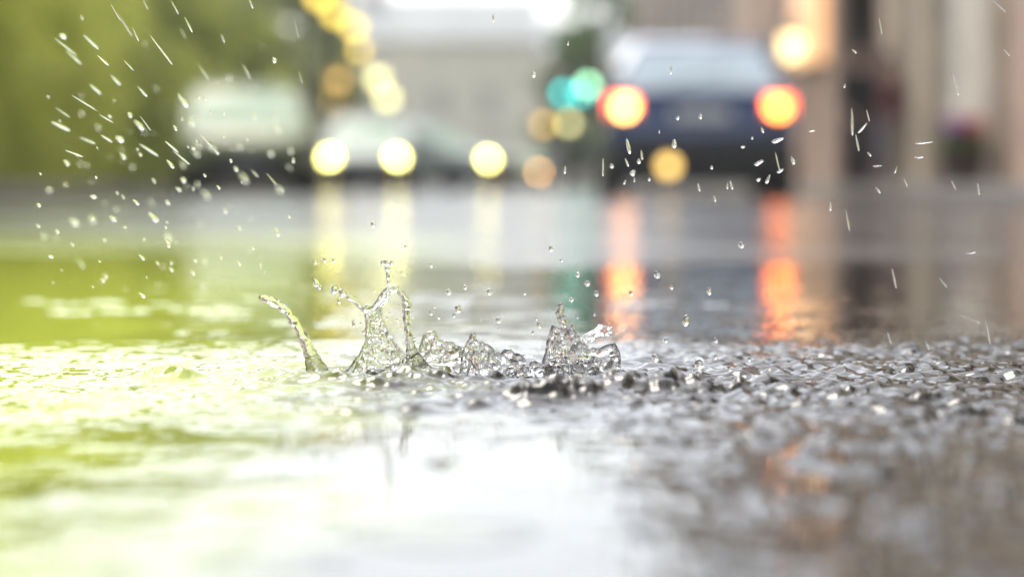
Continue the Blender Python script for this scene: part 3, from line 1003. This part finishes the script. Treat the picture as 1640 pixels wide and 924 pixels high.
def skin_obj(name, verts, edges, m, parent, root=0, sub=2):
    me = bpy.data.meshes.new(name)
    me.from_pydata([v[:3] for v in verts], edges, [])
    me.materials.append(m)
    o = bpy.data.objects.new(name, me)
    COL.objects.link(o)
    sk = o.modifiers.new('skin', 'SKIN')
    sk.use_smooth_shade = True
    for i, v in enumerate(verts):
        sv = me.skin_vertices[0].data[i]
        sv.radius = v[3] if isinstance(v[3], tuple) else (v[3], v[3])
        sv.use_root = i == root
    sb = o.modifiers.new('sub', 'SUBSURF')
    sb.levels = sub
    sb.render_levels = sub
    o.parent = parent
    return o


def person(loc, rz, label, coat, trousers, step=0.22, sc=1.0):
    r = empty('person', loc, label, 'person', None, rz)
    r.scale = (sc,) * 3
    # local -y is forward
    V, E = [], []

    def v(x, y, z, rad, link=None):
        V.append((x, y, z, rad))
        if link is not None:
            E.append((link, len(V) - 1))
        return len(V) - 1
    pel = v(0, 0, 0.93, (0.15, 0.11))
    ch = v(0, -0.01, 1.2, (0.15, 0.11), pel)
    up = v(0, 0, 1.40, (0.13, 0.09), ch)
    nk = v(0, -0.01, 1.50, 0.055, up)
    hd = v(0, -0.03, 1.60, (0.075, 0.09), nk)
    v(0, -0.025, 1.70, (0.07, 0.085), hd)
    hands = []
    for s in (-1, 1):
        f = s * step
        hp = v(s * 0.09, 0, 0.86, 0.085, pel)
        kn = v(s * 0.10, -f * 0.55 - 0.03, 0.49, 0.055, hp)
        an = v(s * 0.10, -f + (0.06 if s * step < 0 else 0), 0.09, 0.036, kn)
        v(s * 0.11, -f - 0.13, 0.04, 0.032, an)
        sh = v(s * 0.18, 0, 1.38, 0.06, up)
        el = v(s * 0.24, f * 0.4 + 0.03, 1.12, 0.042, sh)
        wr = v(s * 0.24, f * 0.8 - 0.1, 0.90, 0.028, el)
        pm = v(s * 0.235, f * 0.9 - 0.14, 0.83, (0.022, 0.036), wr)
        hands.append((s, V[pm]))
    skin_obj('body', V, E, M['skin'], r)
    # fingers and face
    hb = MB()
    for s, (x, y, z, _) in hands:
        for k in range(4):
            o = -0.026 + 0.0175 * k
            ln = (0.062, 0.074, 0.078, 0.066)[k]
            hb.tube([(x, y + o, z), (x - s * 0.006, y + o - 0.01, z - ln * 0.6), (x - s * 0.022, y + o - 0.012, z - ln)], [0.009, 0.008, 0.006], 7)
        hb.tube([(x - s * 0.01, y - 0.03, z + 0.03), (x - s * 0.022, y - 0.055, z), (x - s * 0.025, y - 0.06, z - 0.03)], [0.011, 0.009, 0.007], 7)
    hb.build('fingers', M['skin'], r, smooth=True)
    MB().ball((0, -0.125, 1.605), 0.02, 8, 6, (0.7, 1, 1.2)).build('nose', M['skin'], r, smooth=True)
    for s in (-1, 1):
        MB().ball((s * 0.082, -0.03, 1.61), 0.028, 8, 6, (0.4, 0.8, 1.2)).build('ear', M['skin'], r, smooth=True)
    for s in (-1, 1):
        MB().ball((s * 0.032, -0.108, 1.635), 0.012, 8, 6).build('eye', M['hair'], r)
    MB().box(-0.025, 0.025, -0.118, -0.10, 1.555, 1.563).build('mouth', M['maroon_cloth'], r)
    MB().ball((0, 0.012, 1.685), 0.098, 14, 9, (0.92, 1.0, 0.95)).build('hair', M['hair'], r, smooth=True)
    # coat
    V, E = [], []
    a = v(0, 0.0, 0.70, (0.20, 0.16))
    b_ = v(0, 0, 0.95, (0.18, 0.14), a)
    c = v(0, -0.01, 1.22, (0.185, 0.135), b_)
    d = v(0, 0, 1.40, (0.15, 0.11), c)
    v(0, -0.005, 1.49, (0.085, 0.085), d)
    for s in (-1, 1):
        f = s * step
        sh = v(s * 0.18, 0, 1.385, 0.085, d)
        el = v(s * 0.245, f * 0.4 + 0.03, 1.12, 0.065, sh)
        v(s * 0.24, f * 0.8 - 0.1, 0.91, 0.05, el)
    skin_obj('coat', V, E, coat, r)
    V, E = [], []
    a = v(0, 0, 0.90, (0.15, 0.12))
    for s in (-1, 1):
        f = s * step
        hp = v(s * 0.095, 0, 0.82, 0.105, a)
        kn = v(s * 0.10, -f * 0.55 - 0.03, 0.49, 0.078, hp)
        v(s * 0.10, -f + (0.06 if s * step < 0 else 0), 0.10, 0.062, kn)
    skin_obj('trousers', V, E, trousers, r)
    for s in (-1, 1):
        f = s * step
        MB().ball((s * 0.108, -f - 0.06, 0.045), 0.13, 12, 8, (0.38, 1, 0.36)).build('shoe', M['leather'], r, smooth=True)
    return r


q = at(1376, 300, 27.5)
person((q.x, q.y, 0.115), R(10), 'person in a long black coat walking past the dark doorway', M['black_cloth'], M['trouser'], 0.24, 0.92)
q = at(1420, 300, 29)
person((q.x, q.y, 0.115), R(-60), 'person in a maroon coat behind the one in black', M['maroon_cloth'], M['grey_trouser'], 0.16, 0.90)

# ------------------------------------------------------------------ the splashes
PXM = FOC / FPX       # metres per photograph pixel where the splash stands
tex = bpy.data.textures.new('water wobble', 'CLOUDS')
tex.noise_scale = 0.0045
tex.noise_depth = 1
tex2 = bpy.data.textures.new('fine wobble', 'CLOUDS')
tex2.noise_scale = 0.0021


def sp(px, py, dy=0.0):
    """a point of the splash: photograph position at the distance of the splash, dy millimetres farther"""
    q = at(px, py, FOC)
    q.y += dy * 0.001
    return q


def fluid(name, mb, parent, origin, voxel=0.00048, wob=0.0011, smooth=2):
    o = mb.build(name, M['water'], parent)
    o.data.transform(Matrix.Translation(-origin))
    rm = o.modifiers.new('merge', 'REMESH')
    rm.mode = 'VOXEL'
    rm.voxel_size = voxel
    rm.use_smooth_shade = True
    s = o.modifiers.new('soften', 'SMOOTH')
    s.factor = 0.5
    s.iterations = smooth
    dm = o.modifiers.new('wobble', 'DISPLACE')
    dm.texture = tex
    dm.strength = wob
    dm.texture_coords = 'LOCAL'
    d2_ = o.modifiers.new('fine wobble', 'DISPLACE')
    d2_.texture = tex2
    d2_.strength = wob * 0.8
    d2_.texture_coords = 'LOCAL'
    s2 = o.modifiers.new('soften again', 'SMOOTH')
    s2.factor = 0.5
    s2.iterations = 2
    return o


def jet(mb, pts, n=10):
    """pts: (px, py, radius in px, depth mm)"""
    P, Rr = [], []
    for i in range(len(pts) - 1):
        a, b_ = pts[i], pts[i + 1]
        for k in range(4):
            t = k / 4
            P.append(sp(a[0] + (b_[0] - a[0]) * t, a[1] + (b_[1] - a[1]) * t, a[3] + (b_[3] - a[3]) * t))
            Rr.append((a[2] + (b_[2] - a[2]) * t) * 1.3 * PXM * random.uniform(0.88, 1.14))
    P.append(sp(pts[-1][0], pts[-1][1], pts[-1][3]))
    Rr.append(pts[-1][2] * PXM * 1.1)
    mb.tube(P, Rr, n)
    for p_, r_ in ((P[-1], Rr[-1]),):
        mb.ball(p_, r_ * 1.05, 10, 7)


def sheet(mb, left, right_, th=1.2, bulge=6.0, n=14):
    """a thin curved film between two edges, each a list of (px, py, depth mm)"""
    def samp(c, t):
        t = t * (len(c) - 1)
        i = min(int(t), len(c) - 2)
        f = t - i
        return [c[i][j] + (c[i + 1][j] - c[i][j]) * f for j in range(3)]
    fr, bk = [], []
    m_ = 22
    for i in range(m_ + 1):
        a, b_ = samp(left, i / m_), samp(right_, i / m_)
        for j in range(n + 1):
            t = j / n
            p_ = [a[k] + (b_[k] - a[k]) * t for k in range(3)]
            dz = p_[2] - bulge * math.sin(math.pi * t) + 0.7 * math.sin(9 * t + 5 * i / m_)
            q_ = sp(p_[0], p_[1], dz)
            fr.append(q_ - Vector((0, th * 0.0005, 0)))
            bk.append(q_ + Vector((0, th * 0.0005, 0)))
    o = len(fr)
    fs = []
    w = n + 1
    for i in range(m_):
        for j in range(n):
            a = i * w + j
            fs.append((a, a + 1, a + w + 1, a + w))
            fs.append((o + a, o + a + w, o + a + w + 1, o + a + 1))
    for i in range(m_):
        fs.append((i * w, i * w + w, o + i * w + w, o + i * w))
        fs.append((i * w + n, o + i * w + n, o + i * w + w + n, i * w + w + n))
    for j in range(n):
        fs.append((j, o + j, o + j + 1, j + 1))
        a = m_ * w + j
        fs.append((a, a + 1, o + a + 1, o + a))
    mb.add(fr + bk, fs)


rs = random.Random(3)

# left splash: a thin arm, a crown torn open at the top and a column on its right
org = sp(590, 603)
s1 = empty('water_splash', org, 'tall forked water splash with thin arms rising from the puddle', 'splash', 'splashes on the puddle')
mb = MB()
jet(mb, [(514, 612, 21, 0), (507, 592, 14, 0), (499, 570, 9.5, -1), (489, 547, 7.2, -2), (474, 519, 5.6, -3), (461, 499, 5, -4), (448, 488, 5.6, -5), (434, 480, 5.6, -5), (421, 476, 4.6, -6)])
mb.ball(sp(430, 479, -5), 6.2 * PXM, 10, 7)
mb.ball(sp(500, 604, 0), 14 * PXM, 12, 8, (1.6, 1.3, 0.6))
fluid('arm', mb, s1, org)
mb = MB()
L1 = [(540, 610, 0), (560, 594, 0), (577, 572, 0), (587, 548, 0), (590, 520, 0), (588, 500, 0), (604, 486, 0), (620, 466, 0)]
R1 = [(692, 606, 4), (672, 590, 3), (650, 568, 2), (628, 540, 1), (616, 516, 1), (612, 505, 0), (614, 492, 0), (634, 462, 0)]
sheet(mb, L1, R1, 1.5, 7)
jet(mb, [(538, 612, 10, -1), (560, 596, 6, -1), (577, 573, 4, -1), (587, 548, 3.4, -1), (590, 520, 3.4, -1), (587, 497, 4, -1)], 8)
jet(mb, [(587, 497, 5, 0), (577, 490, 3.8, 0), (566, 480, 3.2, 0), (556, 475, 3.4, 0), (547, 468, 4.2, 0)], 8)
jet(mb, [(587, 494, 5, 0), (602, 490, 4, 0), (611, 474, 4.5, 0), (622, 463, 5, 0), (636, 464, 4.2, 0), (645, 474, 3.4, 0), (651, 484, 5.2, 0)], 8)
for i in range(26):
    t = rs.random()
    mb.ball(sp(590 + 70 * t + rs.uniform(-12, 12), 520 + 80 * t + rs.uniform(-14, 10), rs.uniform(-7, 1)), rs.uniform(2.2, 5) * PXM, 8, 6)
fluid('crown', mb, s1, org, voxel=0.00046, wob=0.0013)
mb = MB()
jet(mb, [(651, 486, 5.4, 1), (650, 505, 4.4, 1), (653, 528, 5, 1), (656, 548, 5, 1), (660, 566, 8, 1), (668, 588, 14, 1), (676, 608, 21, 1)])
for i in range(12):
    mb.ball(sp(663 + rs.uniform(-18, 25), 592 + rs.uniform(-14, 12), rs.uniform(-6, 6)), rs.uniform(3, 8) * PXM, 9, 6)
fluid('column', mb, s1, org)
# low lumps and blisters in front of the crown
mb = MB()
mb.ball(sp(603, 606, -10), 20 * PXM, 18, 12)
mb.ball(sp(628, 612, -10), 20 * PXM, 14, 10, (1.3, 1, 0.6))
for i in range(9):
    a = math.pi * i / 8
    mb.ball(sp(641 - 24 * math.cos(a), 598 - 14 * math.sin(a), -8), 6 * PXM, 8, 6)
for i in range(16):
    mb.ball(sp(rs.uniform(530, 700), rs.uniform(600, 618), rs.uniform(-12, 4)), rs.uniform(4, 9) * PXM, 9, 6, (1.5, 1, 0.8))
fluid('base', mb, s1, org, wob=0.0014)

# right splash: low, broken, with a blister
org = sp(870, 612)
s2 = empty('water_splash', org, 'low broken water splash with a round blister and one thin finger', 'splash', 'splashes on the puddle')
mb = MB()
sheet(mb, [(748, 640, -4), (744, 600, -3), (742, 570, -2), (744, 552, -2), (756, 540, -2)], [(852, 632, -2), (836, 604, -2), (812, 582, -1), (790, 562, -1), (768, 546, -1)], 1.8, 9)
jet(mb, [(742, 600, 5, -3), (742, 568, 3.6, -2), (748, 552, 3.6, -2), (757, 539, 5.2, -2)], 8)
jet(mb, [(757, 545, 4, -2), (780, 556, 4, -1), (800, 574, 5, -1), (830, 586, 7, 0), (850, 604, 10, 0)], 8)
jet(mb, [(800, 575, 4, 2), (812, 563, 5, 2), (822, 568, 5, 2), (836, 578, 6, 2)], 8)
mb.ball(sp(757, 538, -2), 5.8 * PXM, 10, 8)
for i in range(34):
    x = rs.uniform(745, 868)
    mb.ball(sp(x, rs.uniform(578, 622) + max(0, 800 - x) * 0.1 * rs.random(), rs.uniform(-10, 6)), rs.uniform(3, 8) * PXM, 9, 7, (1.2, 1, 0.9))
fluid('ridge', mb, s2, org, wob=0.0015)
mb = MB()
sheet(mb, [(874, 604, 0), (876, 570, 0), (880, 545, 0), (886, 528, 0)], [(990, 606, 3), (978, 580, 2), (950, 560, 1), (898, 536, 0)], 1.7, 10)
jet(mb, [(873, 602, 6, 0), (876, 570, 3.8, 0), (881, 543, 3.6, 0), (888, 526, 5.5, 0), (902, 536, 4.5, 0), (918, 548, 6, 0)], 8)
jet(mb, [(893, 487, 3.2, 0), (898, 492, 5.4, 0), (896, 503, 4.6, 0), (902, 514, 5.2, 0), (906, 526, 5, 0), (914, 538, 7, 0), (922, 550, 10, 0), (930, 570, 14, 0)], 9)
mb.ball(sp(918, 524, 1), 5 * PXM, 9, 7, (0.8, 0.8, 1.2))
for i in range(30):
    mb.ball(sp(rs.uniform(872, 992), rs.uniform(565, 618), rs.uniform(-6, 6)), rs.uniform(2.5, 7) * PXM, 9, 7)
fluid('finger', mb, s2, org, wob=0.0014)
mb = MB()
# the blister: a bowed film, open below
rings = []
for i in range(13):
    th = math.pi * 0.5 * i / 12
    rings.append([sp(955, 548, 0) + Vector((30 * math.cos(th) * math.cos(a), 30 * math.cos(th) * math.sin(a), 24 * math.sin(th) + 6 * math.cos(a))) * PXM for a in [2 * math.pi * k / 26 for k in range(26)]])
inner = [[sp(955, 548, 0) + (p_ - sp(955, 548, 0)) * 0.88 for p_ in rg] for rg in rings]
mb.loft(rings[:12] + [[p_ * 1.0 for p_ in rg] for rg in inner[:12][::-1]], cap=False)
mb.add(rings[11], [tuple(range(26))])
jet(mb, [(925, 548, 5, -6), (935, 560, 5, -8), (960, 562, 6, -9), (982, 552, 5, -6), (986, 575, 7, -3), (978, 598, 10, 0)], 8)
fluid('blister', mb, s2, org, wob=0.0006, voxel=0.0005)
mb = MB()
mb.ball(sp(893, 596, -12), 24 * PXM, 18, 12)
mb.ball(sp(934, 596, -12), 24 * PXM, 16, 10, (1.1, 1, 1))
jet(mb, [(932, 578, 6, -16), (945, 590, 7, -16), (955, 604, 8, -16)], 9)
for i in range(30):
    mb.ball(sp(rs.uniform(750, 1010), rs.uniform(612, 640), rs.uniform(-16, 0)), rs.uniform(5, 12) * PXM, 9, 7, (1.5, 1.2, 0.7))
fluid('base', mb, s2, org, wob=0.0016)
# a small splash behind, between the two
org = sp(695, 575, 40)
s3 = empty('water_splash', org, 'small low splash behind, between the two large ones', 'splash', 'splashes on the puddle')
mb = MB()
jet(mb, [(672, 575, 6, 40), (676, 550, 5, 40), (687, 543, 7, 40), (696, 555, 5, 40), (720, 562, 5, 40), (740, 575, 6, 40)], 8)
sheet(mb, [(668, 592, 40), (672, 565, 40), (680, 548, 40)], [(745, 590, 42), (722, 566, 41), (694, 550, 40)], 1.6, 8)
for i in range(10):
    mb.ball(sp(rs.uniform(672, 745), rs.uniform(572, 590), 40 + rs.uniform(-8, 6)), rs.uniform(4, 9) * PXM, 9, 7, (1.3, 1, 0.8))
fluid('film', mb, s3, org, wob=0.0013)

# ------------------------------------------------------------------ drops in the air
def drop_mesh(name, m, seed, sharp=0.0):
    b2 = bmesh.new()
    bmesh.ops.create_icosphere(b2, subdivisions=3, radius=1)
    rq = random.Random(seed)
    ph = [rq.uniform(0, 6) for _ in range(3)]
    for v_ in b2.verts:
        d_ = v_.co.normalized()
        v_.co *= 1 + 0.10 * math.sin(2 * d_.x + ph[0]) + 0.07 * math.sin(3 * d_.z + ph[1]) + 0.05 * math.sin(4 * d_.y + ph[2])
        if sharp:
            v_.co.x *= 1 - 0.35 * sharp * (v_.co.z + 1) / 2
            v_.co.y *= 1 - 0.35 * sharp * (v_.co.z + 1) / 2
    me_ = bpy.data.meshes.new(name)
    b2.to_mesh(me_)
    b2.free()
    for p_ in me_.polygons:
        p_.use_smooth = True
    me_.materials.append(m)
    return me_


clear = [drop_mesh('clear_drop', M['water'], i) for i in range(4)]
white = [drop_mesh('spray_drop', M['spray'], 10 + i, 1.0) for i in range(4)]


def drop(name, meshes, px, py, d, w, ln, ang, label, group):
    """w, ln: half width and half length in photograph pixels; ang: lean from upright, degrees"""
    o = bpy.data.objects.new(name, meshes[random.randrange(len(meshes))])
    COL.objects.link(o)
    o.location = at(px, py, d)
    k = d / FPX
    o.scale = (w * k, w * k, ln * k)
    o.rotation_euler = (random.uniform(-0.3, 0.3), R(ang), 0)
    return tag(o, label, 'droplet', group)


G = 'clear droplets thrown up above the splashes'
LB = 'small clear round water droplet hanging in the air above the splashes'
for px, py, r_ in [(733, 495, 6), (718, 468, 4.6), (783, 468, 4.6), (798, 513, 5), (727, 505, 3), (690, 425, 3), (597, 360, 4), (882, 398, 4), (915, 480, 3.6), (940, 454, 4.6),
                   (1052, 440, 5), (1098, 513, 6.5), (1049, 573, 6), (1120, 582, 8), (1187, 393, 4.5), (1066, 545, 4), (1135, 466, 4.6), (1085, 598, 4), (1110, 598, 4.5), (899, 417, 2.6),
                   (863, 521, 3.6), (745, 460, 3), (650, 395, 3), (702, 508, 3), (690, 501, 3.4), (1146, 545, 3.5), (955, 470, 4), (925, 440, 3.4), (1168, 590, 4), (985, 560, 5), (990, 575, 4),
                   (1010, 470, 3.2), (840, 470, 2.4), (1145, 572, 3.4), (505, 420, 3), (520, 416, 3.6), (534, 418, 3), (627, 421, 3.4), (1200, 575, 3), (1075, 460, 3.2)]:
    drop('water_droplet', clear, px, py, FOC + random.uniform(-0.03, 0.03), r_, r_ * random.uniform(1.0, 1.35), random.uniform(-20, 20), 'small clear water droplet over ' + ('the tall forked splash' if px < 672 else 'the gap between the two splashes' if px < 860 else 'the low splash with the blister' if px < 1000 else 'the rippled water right of the splashes'), G)
G2_ = 'fine mist of droplets about the splashes'
for i in range(90):
    cx_, top_ = random.choice([(600, 470), (650, 500), (770, 545), (900, 510), (960, 540)])
    px, py = random.gauss(cx_, 38), random.gauss(top_ + 40, 38)
    if py < 600:
        r_ = random.uniform(0.9, 2.3)
        drop('water_droplet', clear, px, py, FOC + random.uniform(-0.03, 0.04), r_, r_ * random.uniform(1, 1.5), random.uniform(-40, 40), 'tiny bead of fine spray close about ' + ('the tall forked splash' if px < 705 else 'the low splash with the blister'), G2_)
LB3 = 'clear wobbling bead of water just off the tip of the tall splash'
for px, py, w, l_, a in [(506, 453, 5, 8, -25), (511, 459, 4, 6, -20), (535, 464, 6, 8, 10), (548, 470, 5, 7, 30), (618, 421, 6, 5, 60), (613, 421, 4, 4, 0), (620, 431, 4.5, 5, 0), (621, 442, 4, 7, 0), (622, 452, 3, 5, 0), (543, 482, 3.4, 4, 0), (566, 518, 3, 6, 0)]:
    drop('water_droplet', clear, px, py, FOC, w, l_, a, LB3, 'beads off the tall splash')

# white spray on the left: streaks fanning outward, soft blobs lower down
G = 'white rain streaks in the upper left'
LB = 'thin slanting white streak of rain in front of the green trees'
for (px, py, ln, w, a) in [(233, 7, 9, 2, -28), (258, 80, 29, 2.6, -38), (145, 67, 15, 3.2, -48), (165, 97, 13, 2.8, -48), (302, 40, 13, 3, -28), (280, 12, 12, 2, -30), (206, 105, 12, 1.6, -45), (326, 116, 18, 2, -33),
                            (105, 75, 22, 1.8, -52), (118, 92, 16, 2.6, -48), (135, 165, 25, 1.6, -58), (153, 143, 12, 3.4, -52), (185, 128, 12, 3.6, -45), (228, 147, 11, 3, -45), (171, 222, 13, 2.4, -60),
                            (140, 225, 15, 2, -68), (119, 246, 15, 1.8, -70), (238, 240, 18, 3, -58), (275, 235, 15, 2.6, -52), (290, 252, 19, 2, -52), (435, 287, 12, 1.8, -40), (233, 198, 13, 1.8, -35),
                            (402, 6, 9, 2.6, -22), (395, 115, 15, 2.8, -28), (475, 45, 16, 1.4, -12), (482, 125, 9, 1.8, -18), (293, 53, 9, 1.6, -28), (357, 62, 8, 2.4, -25), (185, 20, 14, 1.6, -30), (200, 40, 20, 1.8, -32),
                            (97, 202, 16, 4, -65), (100, 180, 14, 1.4, -55), (330, 225, 14, 1.6, -45), (170, 190, 14, 1.4, -60), (408, 278, 9, 2, -45), (217, 55, 11, 2.4, -22)]:
    drop('rain_streak', white, px, py, FOC + random.uniform(-0.14, 0.16), w * 0.65, ln, a, LB, G)
G = 'soft pale spray blobs on the left'
LB = 'soft pale blob of spray floating left of the tall splash'
for i in range(170):
    px = 45 + 440 * random.betavariate(1.8, 1.7)
    py = random.gauss(262 - 0.05 * (px - 250), 95) if i < 125 else random.uniform(300, 470)
    if not 15 < py < 480:
        continue
    r_ = random.choice([2, 2.4, 2.8, 3.2, 3.6, 4.4, 5.5, 7])
    LB = ('larger soft pale blob of spray ' if r_ > 4 else 'fine pale fleck of spray ') + ('in front of the parked car and hedge' if py < 240 else 'low over the wet road left of the tall splash')
    drop('spray_drop', white, px, py, random.choice([FOC * 0.96, FOC * 0.9, FOC * 0.8, FOC * 1.1, FOC * 1.3]), r_ * 0.6, r_ * random.uniform(0.6, 1.5), -47 + (px - 250) * 0.06 + random.gauss(0, 12), LB, G)
# drops across the dark car and the shop fronts
G = 'white droplets in front of the dark car'
LB = 'small white fleck of spray in front of the dark car'
for (px, py, w, l_, a) in [(1006, 234, 4, 12, -12), (1028, 248, 2, 9, -8), (1004, 260, 2, 8, -22), (1023, 258, 4, 4, 0), (1014, 277, 5, 5, 40), (980, 266, 4, 4, 0), (966, 268, 2, 14, 0), (1001, 292, 2, 5, 25), (1040, 287, 3, 3, 0),
                           (1016, 288, 1.6, 4, 0), (1246, 225, 4, 10, 70), (1216, 261, 3.5, 8, 62), (1245, 258, 1.6, 14, -12), (1250, 274, 3, 6, 60), (1270, 257, 3.4, 8, -20), (1230, 287, 3.4, 7, 25), (1215, 288, 3, 4, 60),
                           (1221, 208, 2.4, 5, -20), (1190, 236, 2.4, 4, 80), (1171, 296, 2.4, 7, -15), (1205, 221, 2, 3, 0), (1119, 300, 2.4, 6, -12), (1080, 230, 5, 7, 0), (1086, 189, 3, 4, 40), (1140, 268, 3, 3, 0), (1056, 211, 1.4, 3, 0),
                           (1122, 186, 3.4, 5, 0), (1075, 112, 2, 8, 0), (905, 272, 2.4, 6, 0), (855, 119, 4, 5, 0), (910, 70, 1.6, 4, 10), (790, 30, 2, 8, 0), (1145, 318, 2, 6, -15), (1165, 298, 2, 5, 0)]:
    drop('spray_drop', white, px, py, FOC + random.uniform(-0.06, 0.08), w, l_, a, ('slender white streak' if l_ > 6 else 'round white fleck') + ' of spray in front of the dark car', G)
G = 'rain streaks in front of the shop fronts'
LB = 'fine white rain streak in front of the stone houses on the right'
for (px, py, w, l_, a) in [(1365, 195, 2.4, 24, -3), (1373, 228, 2, 14, -14), (1382, 205, 2, 11, 40), (1390, 185, 1.4, 9, -15), (1480, 229, 1.6, 14, 84), (1472, 252, 2.4, 7, 86), (1530, 135, 2.6, 18, -18), (1410, 42, 1.4, 13, -12), (1600, 10, 1.2, 13, -45),
                           (1612, 84, 1.4, 7, -40), (1406, 304, 2.4, 7, -40), (1392, 247, 2.4, 4, -40), (1353, 138, 1.8, 4, 15), (1368, 82, 2, 5, -50), (1405, 266, 1.2, 7, 85), (1435, 272, 1.4, 6, 20), (1450, 292, 1.4, 8, -25), (1527, 296, 1.4, 8, -25), (1567, 302, 2, 10, -12),
                           (1358, 353, 1.8, 16, -10), (1432, 445, 2, 16, -14), (1555, 405, 2, 9, 85), (1510, 452, 1.6, 10, -40), (1552, 510, 2, 16, -68), (1582, 530, 2, 22, -14), (1485, 552, 1.8, 9, -22), (1424, 540, 1.8, 10, -20), (1330, 330, 2, 9, 0), (1300, 210, 1.4, 5, 84)]:
    drop('rain_streak', white, px, py, FOC + random.uniform(-0.06, 0.1), w, l_, a, LB, G)

# ------------------------------------------------------------------ thin rain haze between the houses
M['haze'] = bpy.data.materials.new('rain haze')
M['haze'].use_nodes = True
hn = M['haze'].node_tree
hn.nodes.clear()
ho = hn.nodes.new('ShaderNodeOutputMaterial')
hv = hn.nodes.new('ShaderNodeVolumePrincipled')
hv.inputs['Color'].default_value = (0.96, 0.97, 0.96, 1)
hv.inputs['Density'].default_value = 0.0009
hv.inputs['Anisotropy'].default_value = 0.2
hn.links.new(hv.outputs[0], ho.inputs['Volume'])
tag(MB().box(-45, 40, -35, 230, -1.2, 18).build('haze', M['haze']), kind='stuff')
